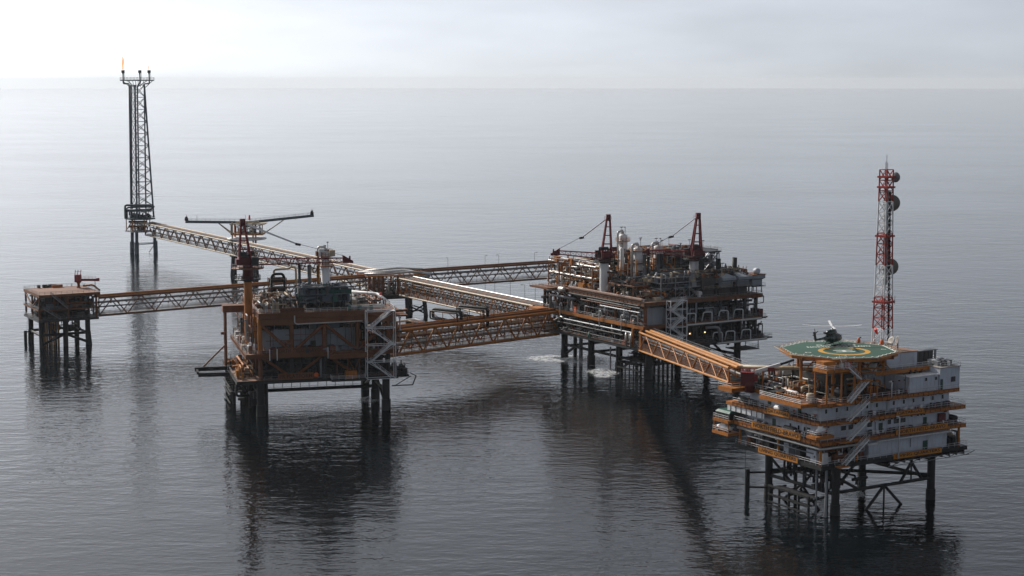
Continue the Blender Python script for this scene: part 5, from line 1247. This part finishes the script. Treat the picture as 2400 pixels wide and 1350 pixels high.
for z0, z1, m in ((11, 17.3, 'dark'), (18.3, 25.1, 'rust')):
    for y in (-1.5, 15.5, 32, 49, 60): cyl('column', (-2.6, y, z0), (-2.6, y, z1), .6, m, ut)
    for x in (8, 18.5, 29, 39.5, 44.5): cyl('column', (x, -1.6, z0), (x, -1.6, z1), .6, 'dark', ut)  # columns of the shaded face coloured near-black to deepen its shade
    for y0, y1 in ((-1.5, 15.5), (15.5, 32), (32, 49)): cyl('brace', (-2.6, y0, z0 + .3), (-2.6, y1, z1 - .2), .38, m, ut)
bx('sunlit_edge_strip', (-4.46, -2.9, 17.2), (-4.4, 61.9, 18.34), 'orange', ut)  # orange strip over the brown girder, painting this edge as sunlit
bx('core_block', (3, 3, 11.0), (42, 56, 17.6), 'black', ut)  # solid black filler, added to keep the deck interior dark and closed
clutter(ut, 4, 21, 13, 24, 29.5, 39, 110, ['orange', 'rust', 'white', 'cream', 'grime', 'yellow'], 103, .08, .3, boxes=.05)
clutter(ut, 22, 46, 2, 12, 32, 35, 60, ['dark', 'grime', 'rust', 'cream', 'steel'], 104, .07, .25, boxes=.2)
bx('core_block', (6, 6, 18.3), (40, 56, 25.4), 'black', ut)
clutter(ut, -2, 45, -2.2, 3, 11, 17, 170, ['dark', 'black', 'grime', 'black'], 83, .1, .45, boxes=.35)  # clutter of this face mostly black, shade between the decks put into colour
clutter(ut, 6, 45, -2.2, 6, 18.3, 25, 150, ['dark', 'black', 'grime', 'black', 'greywall'], 84, .1, .5, boxes=.4)
clutter(ut, -4, 3, 0, 58, 11, 17, 200, ['dark', 'black', 'grime', 'rust', 'steel', 'pipe'], 85, .1, .45, boxes=.25)
clutter(ut, -3.8, 6, 0, 60, 18.3, 24.8, 240, ['grime', 'rust', 'steel', 'pipe', 'dark', 'white'], 86, .1, .5, boxes=.3)
clad(ut, -1.5, 7, -.6, 15, 18.32, 24.0, 'greywall', rib=1.6)
for x0, x1 in ((13.5, 17), (24.5, 29.5), (30.2, 33.8), (36.4, 40.5)): bx('cabinet', (x0, .6, 18.32), (x1, 2.4, 23.0), 'greywall', ut)
# white headers along the deck edges with hooped vents
for z, x0, x1 in ((17.6, 13.2, 45.6), (10.3, 26.4, 48.2)):
    cyl('header_pipe', (x0, -3.5, z), (x1, -3.5, z + .1), .38, 'pipe', ut)
    for x in ((17, 24, 31, 37.5) if z > 12 else (28.5, 34, 41)):
        MB().path([(x, -3.4, z), (x, -3.4, z + 3.8), (x - 3.0, -2.6, z + 3.8), (x - 3.4, -2.2, z + .6)], .2, 8, bend=3).build('vent_hoop', 'white', ut)
MB().path([(13.2, -3.5, 17.6), (13.2, -3.5, 14)], .34, 8).build('header_pipe', 'pipe', ut)
MB().path([(22, -2.6, 16), (26, -3.2, 16), (27.4, -3.2, 15.4), (27.4, -3.2, 11)], .5, 8).build('pipe', 'steel', ut)
for x in (14.8, 21.2): 
    b = bx('bulkhead_lamp', (x - .2, -3.3, 14.4), (x + .2, -3.1, 14.8), 'lamp', ut)
# outriggers and vents at the right-hand end
for z in (18.3, 11.0): bar('outrigger', (45.5, -1.5, z - .6), (50, -1.5, z - .6), .3, .4, 'dark', ut)
bx('end_balcony', (45.6, -2.6, 17.4), (48.6, 6, 17.8), 'dark', ut); railing(ut, [(45.7, -2.5, 17.8), (48.5, -2.5, 17.8), (48.5, 5.9, 17.8)], 'steel'); bx('machine_skid', (46, -1.5, 17.82), (48, 3, 20.6), 'maroon', ut)
bx('end_balcony', (46.5, -3.2, 10.4), (51, 3, 10.8), 'dark', ut); railing(ut, [(46.6, -3.1, 10.8), (50.9, -3.1, 10.8), (50.9, 2.9, 10.8)], 'steel')
clutter(ut, 45.8, 49, -2.5, 5, 10.9, 16, 26, ['dark', 'black', 'steel'], 87, .08, .25); clutter(ut, 45.6, 47.6, 0, 20, 11, 17, 30, ['black', 'dark'], 88, .1, .4)
bx('lower_platform', (36, -3.5, 7.0), (45, 4, 7.3), 'black', ut); railing(ut, [(36, -3.4, 7.3), (44.9, -3.4, 7.3), (44.9, 3.9, 7.3)], 'dark')
for x, y in ((36.3, -3.2), (44.6, -3.2), (44.6, 3.6)): cyl('hanger', (x, y, 7), (x, y, 10.4), .15, 'black', ut)
MB().path([(46.6, 0, 25), (49.4, 0, 25), (49.4, 0, 22.6), (44, 0, 22.2)], .16, 6).build('vent_pipe', 'dark', ut)
# long pipes down the sunlit side
for x, z, m, y0, y1, r in ((-4.8, 15.6, 'steel', 3, 44, .3), (-4.9, 14.2, 'grime', 8, 52, .26), (-4.6, 22.8, 'white', -1, 22, .2), (-4.4, 24.2, 'grime', -1, 30, .3), (-4.3, 25.0, 'grime', 0, 44, .22), (-4.5, 23.6, 'rust', 4, 34, .2), (-5.6, 12.4, 'grime', 2, 40, .2)):
    cyl('pipe', (x, y0, z), (x, y1, z), r, m, ut)
MB().path([(-4.8, 44, 15.6), (-4.8, 46, 16.2), (-5, 50, 14.4), (-5, 54, 14.4), (-5, 55, 16.8)], .38, 8).build('pipe', 'pipe', ut)
MB().path([(-4.2, 54, 18.4), (-4.2, 54, 23.2), (-4.2, 38, 23.2)], .5, 8).build('pipe', 'steel', ut)
for y in (46.5, 22, 9): MB().path([(-5.0, y, 15.2), (-5.0, y, 20.8), (-5.0, y - 1.0, 21.2), (-5.0, y - 1.2, 20)], .17, 6).build('gooseneck', 'white', ut)
for y, m in ((2.5, 'pipe'), (5.2, 'pipe')): MB().path([(-5.6, y, 11.0), (-5.6, y, 14.6), (-4.6, y + 1.2, 15.4)], .42, 8).build('pipe', m, ut)
for y in (-2.4, 2.2): bar('stub_column', (-5.0, y, 11), (-5.0, y, 17.2), .7, .7, 'orange', ut)
bx('red_locker', (-4.2, 8.2, 11.02), (-3.4, 9.4, 12.6), 'beacon', ut); bx('red_locker', (-3.8, 38, 18.32), (-3.0, 39.4, 20.4), 'beacon', ut); bx('red_locker', (-3.8, 4, 18.32), (-3.0, 5.4, 20.0), 'beacon', ut)
t = thing('green_survey_light', 'small green funnel lamp on a thin pole beside the lower gallery', 'lamp', UT, -5.6, 27, 10.9); cyl('pole', (0, 0, 0), (0, 0, 7.0), .08, 'steel', t); MB().lathe([(.2, 2.2), (.7, .6), (.6, .3)], (0, 0, 0), 10).build('funnel', 'green', t)
bx('ramp', (-8.4, 56, 17.6), (-4.4, 62, 18.2), 'orange', ut); bx('side_gallery', (-8.0, 50, 25.5), (-4.0, 62, 26.1), 'rust', ut); railing(ut, [(-7.9, 50, 26.1), (-7.9, 62, 26.1)], 'steel')
bx('bridge_bearing', (-7, 54, 8.4), (-4.2, 66, 10.4), 'dark', ut)
MB().drum((-4.8, 44, 26.0), (-4.8, 47, 26.0), .9).build('tank', 'pipe', ut)
stair_tower('white open-framed stair tower on the shaded face of the compression platform', UT, 4.8, -5.6, 8.6, 26.4, 6.8, 2.4, 6, 'white', flights=True)

# top deck machinery
clutter(ut, -2, 22, 0, 60, 26.2, 30, 300, ['rust', 'steel', 'cream', 'grime', 'pipe', 'white', 'orange'], 91, .1, .45, boxes=.3)
clutter(ut, -2, 14, 22, 60, 30, 34, 130, ['rust', 'cream', 'orange', 'white', 'pipe', 'grime'], 92, .1, .45, boxes=.12)
mb_rows = [(2, 30, 34.4), (10, 42, 33.4)]
pk = thing('pipe_rack', 'orange-beamed pipe rack piled with pale pipes on the open side of the compression top deck', 'pipe rack', UT, -2.4, 30, 26.2)
for y in (0, 7, 14, 21, 28):
    for x in (0, 9): bar('post', (x, y, 0), (x, y, 8.4), .35, .35, 'rust', pk)
    for z in (4.2, 8.2): bar('beam', (0, y, z), (9, y, z), .35, .4, 'orange', pk)
for z, k in ((4.6, 6), (8.7, 5)):
    for j in range(k): cyl('pipe', (.8 + 1.5 * j, -1, z + .2), (.8 + 1.5 * j, 29, z + .2), (.28, .42, .2, .36, .3, .4)[j], ('pipe', 'cream', 'white', 'rust', 'pipe', 'orange')[j], pk)
clutter(pk, 0, 9, 0, 28, .1, 4.2, 120, ['rust', 'cream', 'steel', 'grime', 'yellow', 'white'], 93, .1, .4, boxes=.3)
clutter(pk, 0, 9, 0, 28, 8.6, 10.6, 50, ['cream', 'white', 'orange', 'rust'], 94, .1, .35, boxes=.25)
fm = thing('compressor_module', 'grey open steel frame packed with dark compressor piping behind the shaded deck rail', 'module', UT, 6.0, 1.5, 26.2)
for px in (0, 6, 12, 18):
    for py in (0, 7, 14): bar('post', (px, py, 0), (px, py, 7.2), .3, .3, 'steel', fm)
for z in (3.6, 5.4, 7.2):
    for py in (0, 7, 14): bar('beam', (0, py, z), (18, py, z), .28, .32, 'steel', fm)
    for px in (0, 6, 12, 18): bar('beam', (px, 0, z), (px, 14, z), .25, .3, 'steel', fm)
for px in (0, 6, 12): bar('brace', (px, 0, 0), (px + 6, 0, 3.6), .16, .16, 'steel', fm); bar('brace', (px + 6, 0, 0), (px, 0, 3.6), .16, .16, 'steel', fm)
bx('floor', (.2, .2, 3.3), (17.8, 13.8, 3.42), 'dark', fm); bx('floor', (.2, .2, 5.1), (17.8, 13.8, 5.2), 'dark', fm)
clutter(fm, .3, 17.7, .5, 13.5, 0, 3.2, 90, ['dark', 'black', 'grime', 'blue'], 95, .1, .4, boxes=.5)
clutter(fm, .3, 17.7, .3, 13.5, 3.5, 5.1, 90, ['dark', 'blue', 'grime', 'steel'], 96, .1, .35, boxes=.4)
clutter(fm, .3, 17.7, .3, 13.5, 5.3, 9.0, 190, ['dark', 'blue', 'grime', 'steel', 'cream', 'rust'], 97, .08, .4, boxes=.3)
railing(fm, [(0, -.1, 7.3), (18, -.1, 7.3)], 'steel'); railing(fm, [(0, -.1, 3.5), (18, -.1, 3.5)], 'steel')
um = thing('upper_module', 'dark two-level equipment frame below the far crane of the compression platform', 'module', UT, 18, 17, 26.2)
for px in (0, 8, 16, 24):
    for py in (0, 10): bar('post', (px, py, 0), (px, py, 14.0), .4, .4, 'steel', um)
for z in (5, 9.6, 14): 
    bx('floor', (-.3, -.3, z - .3), (24.3, 10.3, z), 'dark', um)
    for py in (0, 10): bar('beam', (0, py, z - .5), (24, py, z - .5), .3, .5, 'cream' if z > 12 else 'steel', um)
    railing(um, [(0, -.2, z), (24, -.2, z), (24, 10, z)], 'steel')
for px in (0, 8, 16): bar('brace', (px, 0, 9.6), (px + 8, 0, 14), .2, .2, 'steel', um)
clutter(um, .4, 23.5, .5, 9.5, 0, 4.6, 120, ['dark', 'grime', 'black'], 98, .1, .5, boxes=.5); clutter(um, .4, 23.5, .5, 9.5, 5, 9.2, 130, ['dark', 'grime', 'steel', 'blue', 'black'], 99, .1, .5, boxes=.5)
clutter(um, .4, 23.5, .5, 9.5, 9.6, 13.4, 120, ['dark', 'grime', 'steel', 'blue', 'white'], 100, .1, .45, boxes=.45); clutter(um, .4, 14, .5, 9.5, 14, 16, 40, ['maroon', 'steel', 'cream', 'rust'], 101, .08, .3, boxes=.3)

column_vessel('stout white column girdled by orange platforms, nearest the single-boom crane', UT, 7.6, 17.0, 26.2, 1.75, 16.6, 'white', (11.0, 15.2))
column_vessel('matching stout white column beside the maroon boom head', UT, 16.6, 17.6, 26.2, 1.75, 16.6, 'white', (11.0, 15.2))
column_vessel('slender white tower topped by lamps, standing furthest back on the compression deck', UT, 12.6, 33, 26.2, 1.5, 19.6, 'white', (17.0,))
column_vessel('thin white standpipe column with bent top at the pipe rack end', UT, 5.0, 23, 26.2, .7, 16.0, 'white', (8.0,))
for i, (x, y, h) in enumerate(((6.4, 11.6, 14.6), (8.2, 11.8, 13.6), (12.6, 12.2, 14.4), (14.2, 12.6, 14.2))):
    stack(('thick grey exhaust pipe paired with a thinner one before the first stout column', 'thinner exhaust pipe of the unequal pair before the first stout column', 'grey exhaust pipe of the equal pair before the second stout column', 'grey exhaust pipe of the equal pair before the second stout column')[i], UT, x, y, 26.2, .62 if i != 1 else .5, h, 'blue' if i % 2 else 'steel', 'exhaust_pipe', 'grey exhaust pipes before the white columns')
for x, y in ((1.5, 33), (4.8, 37), (9.5, 45)): drum_thing('pale fat drum among the pipes of the compression top deck', UT, x, y, 30.6, 5, 1.0, 'cream', 90, 'pale drums on the compression deck')
t = thing('yellow_skid', 'yellow machine skid behind the deck edge pipe', 'skid', UT, -2.6, 36, 26.2); bx('base', (-.6, -1.6, 0), (2.4, 2.4, .4), 'rust', t); bx('body', (-.4, -1.4, .4), (2.0, 2.0, 2.8), 'yellow', t); MB().lathe([(.6, 2.8), (.6, 3.3), (.3, 3.6)], (.8, .3, 0), 10).build('cap', 'yellow', t)
t = thing('deck_edge_pipe', 'long salmon-coloured fat pipe lying along the deck edge of the compression platform', 'pipe', UT, -3.4, -2, 26.2)
cyl('shell', (0, 1, .7), (0, 45, .7), .62, 'plate', t)
for k in range(9): bx('saddle', (-.4, 3 + 5 * k, 0), (.4, 3.5 + 5 * k, .4), 'rust', t)

# gas turbine units in a row
GT = [('gas turbine exhaust unit with bare dark housing, beside the crane pedestal', 26.0, False), ('gas turbine unit with white sloping intake hood, middle of its row', 33.2, True), ('gas turbine unit with white sloping intake hood, next after the middle one', 40.4, True)]
for lab, x, hood in GT:
    t = thing('gas_turbine_unit', lab, 'turbine', UT, x - 3.4, -.6, 26.2, 0, 'gas turbine units in a row')
    bx('casing', (.2, 1.4, .1), (5.6, 8.0, 4.2), 'grime', t)
    for px in (.3, 5.5): bar('post', (px, .2, 0), (px, .2, 3.0), .25, .25, 'dark', t)
    bx('service_floor', (-.2, -.4, 2.4), (6.2, 8.4, 2.6), 'dark', t); railing(t, [(-.1, -.3, 2.6), (6.1, -.3, 2.6)], 'cream')
    if hood:
        mb = MB(); mb.poly_faces([(.4, 0.1, 2.8), (5.4, .1, 2.8), (5.4, 1.6, 2.8), (.4, 1.6, 2.8), (.4, .1, 4.8), (5.4, .1, 4.8), (5.9, -1.2, 5.3), (-.1, -1.2, 5.3), (-.1, -1.2, 6.2), (5.9, -1.2, 6.2), (5.0, 3.0, 7.2), (.8, 3.0, 7.2), (.4, 3.0, 2.8), (5.4, 3.0, 2.8)],
                                 [(0, 1, 5, 4), (4, 5, 6, 7), (7, 6, 9, 8), (8, 9, 10, 11), (0, 4, 7, 8, 11, 12), (1, 13, 10, 9, 6, 5), (12, 11, 10, 13), (0, 12, 13, 1)]); mb.build('intake_hood', 'greywall', t)
        for k in range(4): bar('louvre', (.5, -.02, 3.1 + .4 * k), (5.3, -.02, 3.1 + .4 * k), .08, .12, 'dark', t)
    else:
        bx('casing_top', (0, 1.0, 4.2), (5.8, 7, 6.6), 'grime', t)
    bx('exhaust_plenum', (1.0, 3.4, 4.2), (5.2, 7.6, 7.4), 'grime' if not hood else 'cream', t)
    MB().lathe([(1.6, 7.4), (1.1, 8.3), (.88, 8.6), (.88, 12.2), (.75, 12.2), (.75, 11.6)], (3.1, 5.4, 0), 16).build('exhaust_stack', 'black', t)
    MB().lathe([(1.5, 7.4), (2.4, 7.4), (2.4, 7.6), (1.5, 7.6)], (3.1, 5.4, 0), 12).build('service_platform', 'rust', t); rail_mb([(3.1 + 2.3 * math.cos(R(30 * j)), 5.4 + 2.3 * math.sin(R(30 * j)), 7.6) for j in range(13)], 1.1, 3, .06).build('railing', 'cream', t)
    clutter(t, .2, 5.8, .4, 8, 6.4, 8.6, 16, ['steel', 'dark', 'cream', 'rust'], int(x * 3), .07, .22, boxes=.3)
t = thing('air_intake_house', 'white intake house without exhaust stack at the outer end of the turbine row', 'intake house', UT, 43.4, -.6, 26.2)
mb = MB(); mb.poly_faces([(.4, 0.1, 2.6), (4.8, .1, 2.6), (4.8, 5, 2.6), (.4, 5, 2.6), (.4, .1, 4.6), (4.8, .1, 4.6), (5.3, -1.0, 5.2), (-.1, -1.0, 5.2), (-.1, -1.0, 6.4), (5.3, -1.0, 6.4), (4.8, 5, 6.6), (.4, 5, 6.6)], [(0, 1, 5, 4), (4, 5, 6, 7), (7, 6, 9, 8), (8, 9, 10, 11), (0, 4, 7, 8, 11, 3), (1, 2, 10, 9, 6, 5), (3, 11, 10, 2), (0, 3, 2, 1)]); mb.build('intake_hood', 'greywall', t)
for px in (.5, 2.5, 4.7):
    for py in (.3, 4.7): bar('post', (px, py, 0), (px, py, 2.6), .22, .22, 'dark', t)
MB().lathe([(.7, 0), (1.15, .3), (1.15, 1.6), (.8, 2.2)], (2.6, 1.6, 7.4), 8, (0, -1, .15)).build('vent_cowl', 'wall', t); bx('roof_edge', (-.4, -1.3, 6.42), (5.6, 5.3, 6.6), 'rust', t); railing(t, [(-.2, -1.1, 2.5), (5.2, -1.1, 2.5)], 'steel'); bx('service_floor', (-.2, -1.2, 2.3), (5.4, 5.2, 2.5), 'dark', t)
crane(UT, -1.6, 24.0, 26.2, 152, 'red crane on a white pedestal, boom stretched out past the pipe rack', 12.0, 1.6, 'white', 13.0, 1.2, 13.8, 'red', 'pedestal cranes on the compression platform', tiers=1)
crane(UT, 25.6, 9.0, 26.2, 158, 'red crane whose boom lies across the white columns, near the black exhaust stacks', 12.6, 1.6, 'white', 13.5, .8, 13.6, 'red', 'pedestal cranes on the compression platform', tiers=1)
cp = thing('crane_platform', 'grey bracketed service platform reaching out beside the far crane', 'platform', UT, 27.5, 8, 26.2)
bx('deck', (0, -1, 14.2), (8.5, 5, 14.6), 'dark', cp); railing(cp, [(.2, -.9, 14.6), (8.4, -.9, 14.6), (8.4, 4.9, 14.6)], 'steel')
for p, q in (((7.8, -.6, 14.2), (1.0, -.2, 7.5)), ((7.8, 4.4, 14.2), (1.0, 4.4, 7.5)), ((7.8, -.6, 0), (7.8, -.6, 14.2)), ((7.8, 4.4, 0), (7.8, 4.4, 14.2)), ((1.0, -.2, 0), (1.0, -.2, 14.2)), ((1, 4.4, 0), (1, 4.4, 14.2)), ((1, -.2, 10.6), (7.8, -.6, 10.6)), ((4.2, -.4, 14.2), (7.8, -.6, 10.6))): bar('strut', p, q, .28, .28, 'steel', cp)
# tall lamp standards on bridges and decks
def lamp_post(label, fr, x, y, z, h, group):
    t = thing('lamp_post', label, 'lamp post', fr, x, y, z, rng.uniform(0, 360), group)
    MB().path([(0, 0, 0), (0, 0, h), (1.1, 0, h + .1)], .07, 5).build('post', 'dark', t); bx('lamp_head', (.8, -.15, h), (1.6, .15, h + .18), 'dark', t); bx('foot', (-.2, -.2, 0), (.2, .2, .12), 'dark', t)
for f in (.14, .30, .36, .52): 
    x, y = -41 + 101 * f, 753 + 64.5 * f; lamp_post('thin lamp post on the top chord of the far brown bridge', WORLD, x - 1.3, y + 2.1, 17.7, 4.2, 'lamp posts on the far bridge')
for f in (.55, .62, .73, .83, .90): 
    x, y = -44 + 55 * f, 731 - 91 * f; lamp_post('thin hooked lamp post beside the gleaming white pipes', WORLD, x + 3.2, y + 1.9, 17.0, 5.6, 'lamp posts on the white pipe bridge')

# ------------------------------------------------------------------ white water below the discharge pipes
def foam_mat(seed):
    m, nt, out = mat_new('sea_foam')
    N, L = nt.nodes, nt.links
    b = N.new('ShaderNodeBsdfPrincipled'); b.inputs['Base Color'].default_value = (.82, .85, .87, 1); b.inputs['Roughness'].default_value = .7
    tr = N.new('ShaderNodeBsdfTransparent'); mx = N.new('ShaderNodeMixShader')
    tc = N.new('ShaderNodeTexCoord'); gr = N.new('ShaderNodeTexGradient'); gr.gradient_type = 'SPHERICAL'
    mp = N.new('ShaderNodeMapping'); mp.inputs['Location'].default_value = (0, 0, 0)
    L.new(tc.outputs['Object'], mp.inputs[0]); L.new(mp.outputs[0], gr.inputs[0])
    n = N.new('ShaderNodeTexNoise'); n.inputs['Scale'].default_value = 8; n.inputs['Detail'].default_value = 6; n.inputs['Roughness'].default_value = .75
    L.new(tc.outputs['Object'], n.inputs['Vector'])
    a = N.new('ShaderNodeMath'); a.operation = 'MULTIPLY_ADD'; a.inputs[1].default_value = 2.2; a.inputs[2].default_value = -1.25
    L.new(n.outputs[0], a.inputs[0])
    s_ = N.new('ShaderNodeMath'); s_.operation = 'MULTIPLY_ADD'; s_.inputs[1].default_value = 1.55; s_.use_clamp = True
    L.new(gr.outputs['Fac'], s_.inputs[0]); L.new(a.outputs[0], s_.inputs[2])
    L.new(s_.outputs[0], mx.inputs[0]); L.new(tr.outputs[0], mx.inputs[1]); L.new(b.outputs[0], mx.inputs[2]); L.new(mx.outputs[0], out.inputs['Surface'])
    return m
fmat = foam_mat(1)
def foam(x, y, rx, ry, rz, hgt, label):
    mb = MB(); n = 22; v = []; f = []; g = random.Random(int(x * 10))
    for j in range(n + 1):
        for i in range(n + 1):
            u, w = i / n * 2 - 1, j / n * 2 - 1; d = math.hypot(u, w)
            v.append((u, w, (max(0, 1 - d) ** 1.4) * (.7 + .6 * g.random())))
    for j in range(n):
        for i in range(n): f.append((j * (n + 1) + i, j * (n + 1) + i + 1, (j + 1) * (n + 1) + i + 1, (j + 1) * (n + 1) + i))
    o = mb.poly_faces(v, f, True).build('sea_foam', fmat); o.location = (x, y, .03); o.scale = (rx, ry, hgt); o.rotation_euler = (0, 0, R(rz)); o['kind'] = 'stuff'; o['label'] = label
q = UT.w(3.4, 45.5); foam(q[0] + .5, q[1] - 1, 12, 16, 10, 1.6, 'white churned water under the pale discharge pipe'); foam(q[0] - 9, q[1] + 2, 13, 10, 0, .5, 'drifting foam trail beside the discharge')
q = UT.w(-2.0, 19.4); foam(q[0] - 2, q[1] - 1, 8, 8, 0, .7, 'small foam patch by the thin discharge pipe'); foam(q[0] - 3, q[1] - 9, 4, 5, 0, .2, 'thin stray foam')
q = PR.w(36, 14); foam(q[0] - 1, q[1] + 4, 4, 7, 0, .5, 'spray under the production platform')
q = LQ.w(18, 14); foam(q[0], q[1], 4, 5, 0, .3, 'faint foam below the living quarters')

# thin floodlight posts and whip aerials bristling from the crowded decks
g = random.Random(5)
for root, x0, x1, y0, y1, z, n in ((ut, -3, 45, -2, 4, 26.2, 9), (ut, -3, 0, 6, 58, 26.2, 9), (ut, -4.2, -3.8, 0, 58, 18.3, 8), (pr, 0, 38, -1.4, -1.0, 31, 6), (pr, 2, 38, 10, 38, 31, 8), (lq, -5, 36, 0, .5, 26.5, 3)):
    for k in range(n):
        x, y, h = g.uniform(x0, x1), g.uniform(y0, y1), g.uniform(3, 6)
        MB().path([(x, y, z), (x, y, z + h), (x + g.choice((-.8, .8)), y, z + h + .1)], .07, 5).build('floodlight_post', g.choice(('dark', 'steel')), root)
for x, y, h in ((9, 17.5, 19.5), (16, 18, 19.0), (12, 33, 22), (20, 20, 18), (26, 24, 18.2), (32, 20, 17.6), (38, 20, 17)):
    mb = MB(); mb.tube((x, y, 26.2), (x, y, 26.2 + h), .08, 5); mb.box((x, y, 26.2 + h), (1.1, .3, .25)); mb.build('floodlight_post', 'dark', ut)

# weather-side fittings on the galleries: stiffeners on the girders, cabinets, cable trays, hose boxes
def stiffeners(root, x0, x1, y0, y1, z, h, m, step=1.6):
    mb = MB(); n = int((x1 - x0) / step)
    for k in range(n + 1): x = x0 + .2 + (x1 - x0 - .4) * k / n; mb.box((x, y0 - .05, z - h / 2), (.1, .1, h * .8))
    mb.box(((x0 + x1) / 2, y0 - .07, z - h), (x1 - x0, .14, .1)); mb.box(((x0 + x1) / 2, y0 - .07, z), (x1 - x0, .14, .08))
    n = int((y1 - y0) / step)
    for k in range(n + 1): y = y0 + .2 + (y1 - y0 - .4) * k / n; mb.box((x0 - .05, y, z - h / 2), (.1, .1, h * .8))
    mb.box((x0 - .07, (y0 + y1) / 2, z - h), (.14, y1 - y0, .1)); mb.box((x0 - .07, (y0 + y1) / 2, z), (.14, y1 - y0, .08))
    mb.build('girder_stiffeners', m, root, 'stuff')
for z, x0, x1, y0, y1 in ((17.7, -6, 39.6, -1.4, 30.5), (22.2, -6, 39.5, -1.2, 31), (26.5, -5.5, 37.5, -1, 31)): stiffeners(lq, x0, x1, y0, y1, z, .78, 'rust')
stiffeners(pr, -4.4, 41.5, -2.2, 41, 18.9, 1.2, 'rust', 2.2); stiffeners(pr, -.4, 40.5, -1.8, 41, 31.0, 1.5, 'rust', 2.2); stiffeners(ut, -4.0, 46.5, -3.0, 62, 26.2, 1.2, 'dark', 2.4)
for z, xa, ya in ((17.7, -5.6, -1.1), (22.2, -5.6, -.9), (26.5, -5.1, -.7)):
    clutter(lq, xa, xa + 1.4, 2, 29, z, z + 1.5, 22, ['white', 'dark', 'rust', 'grime', 'beacon'], int(z * 10), .05, .12, boxes=.0, name='gallery_fittings')
    g = random.Random(int(z)); 
    for m in ('dark', 'white', 'grime', 'maroon'):
        mb = MB()
        for k in range(6):
            y = g.uniform(2, 28); mb.box((xa + 1.3, y, z + .5), (g.uniform(.3, .5), g.uniform(.4, 1.1), g.uniform(.7, 1.5)))
            x = g.uniform(9, 36); mb.box((x, ya + 1.3, z + .5), (g.uniform(.4, 1.0), g.uniform(.3, .5), g.uniform(.6, 1.4)))
            mb.box((g.uniform(-3, 35), ya + 1.75, z + 3.0), (.35, .3, .25))
        mb.build('gallery_fittings', m, lq, 'stuff')
for z, x in ((25.3, 8.2), (21.0, 12.7), (25.3, 16.2), (16.4, 24)): cyl('down_pipe', (x, .95, z), (x, .95, z - 3.2), .09, 'steel', lq)
for z in (25.2, 20.9): cyl('cable_tray', (-3.5, 1.1, z), (36, 1.1, z), .09, 'steel', lq)
clutter(pr, 1, 29, -1.9, 1.2, 18.95, 20.6, 46, ['dark', 'grime', 'rust', 'steel', 'maroon'], 131, .05, .14, boxes=.5, name='gallery_fittings')
clutter(pr, 1, 30, -1.7, -1.0, 21, 29, 26, ['dark', 'steel', 'rust'], 132, .05, .12, boxes=0, name='cable_runs')
clutter(pr, 1, 30, .2, 1.4, 25.8, 29.2, 50, ['dark', 'black', 'blue', 'grime'], 133, .1, .4, boxes=.4)
clutter(pr, 2, 12, 1, 20, 31, 36, 60, ['rust', 'grime', 'steel', 'cream', 'dark'], 134, .08, .3, boxes=.15)

def framed_module(label, x, y, w, d, h, seed, mats, m, levels=3):
    t = thing('process_module', label, 'module', UT, x, y, 26.2)
    nx = max(2, int(w / 5) + 1)
    for i in range(nx):
        for py in (0, d): bar('post', (w * i / (nx - 1), py, 0), (w * i / (nx - 1), py, h), .32, .32, m, t)
    for k in range(1, levels + 1):
        z = h * k / levels
        bx('floor', (-.2, -.2, z - .25), (w + .2, d + .2, z), 'plate' if k == levels else 'dark', t)
        for py in (-.3, d + .3): bar('beam', (-.2, py, z - .2), (w + .2, py, z - .2), .2, .45, m, t)
        railing(t, [(0, -.2, z), (w, -.2, z), (w, d, z)], 'steel')
        clutter(t, .3, w - .3, .3, d - .3, z - h / levels, z - .3, int(w * d * .55), mats, seed + k, .1, .4, boxes=.35)
    clutter(t, .3, w - .3, .3, d - .3, h, h + 3.0, int(w * d * .4), mats, seed + 9, .08, .3, boxes=.2)
    for i in range(nx - 1): bar('brace', (w * i / (nx - 1), -.1, 0), (w * (i + 1) / (nx - 1), -.1, h / levels), .18, .18, m, t)
    return t
framed_module('rusty brown three-storey pipe module behind the stout white columns', 6, 26, 22, 14, 11.5, 201, ['rust', 'grime', 'cream', 'dark', 'orange', 'steel'], 'rust')
framed_module('dark framed module below the intake hoods of the turbine row', 22, 10.6, 22, 5.6, 6.6, 221, ['dark', 'grime', 'black', 'steel', 'rust'], 'steel', 2)
framed_module('low brown pipe module behind the deck edge pipe, next to the white crane pedestal', -2.2, 6, 6.5, 14, 4.6, 241, ['rust', 'grime', 'steel', 'dark', 'cream'], 'rust', 1)
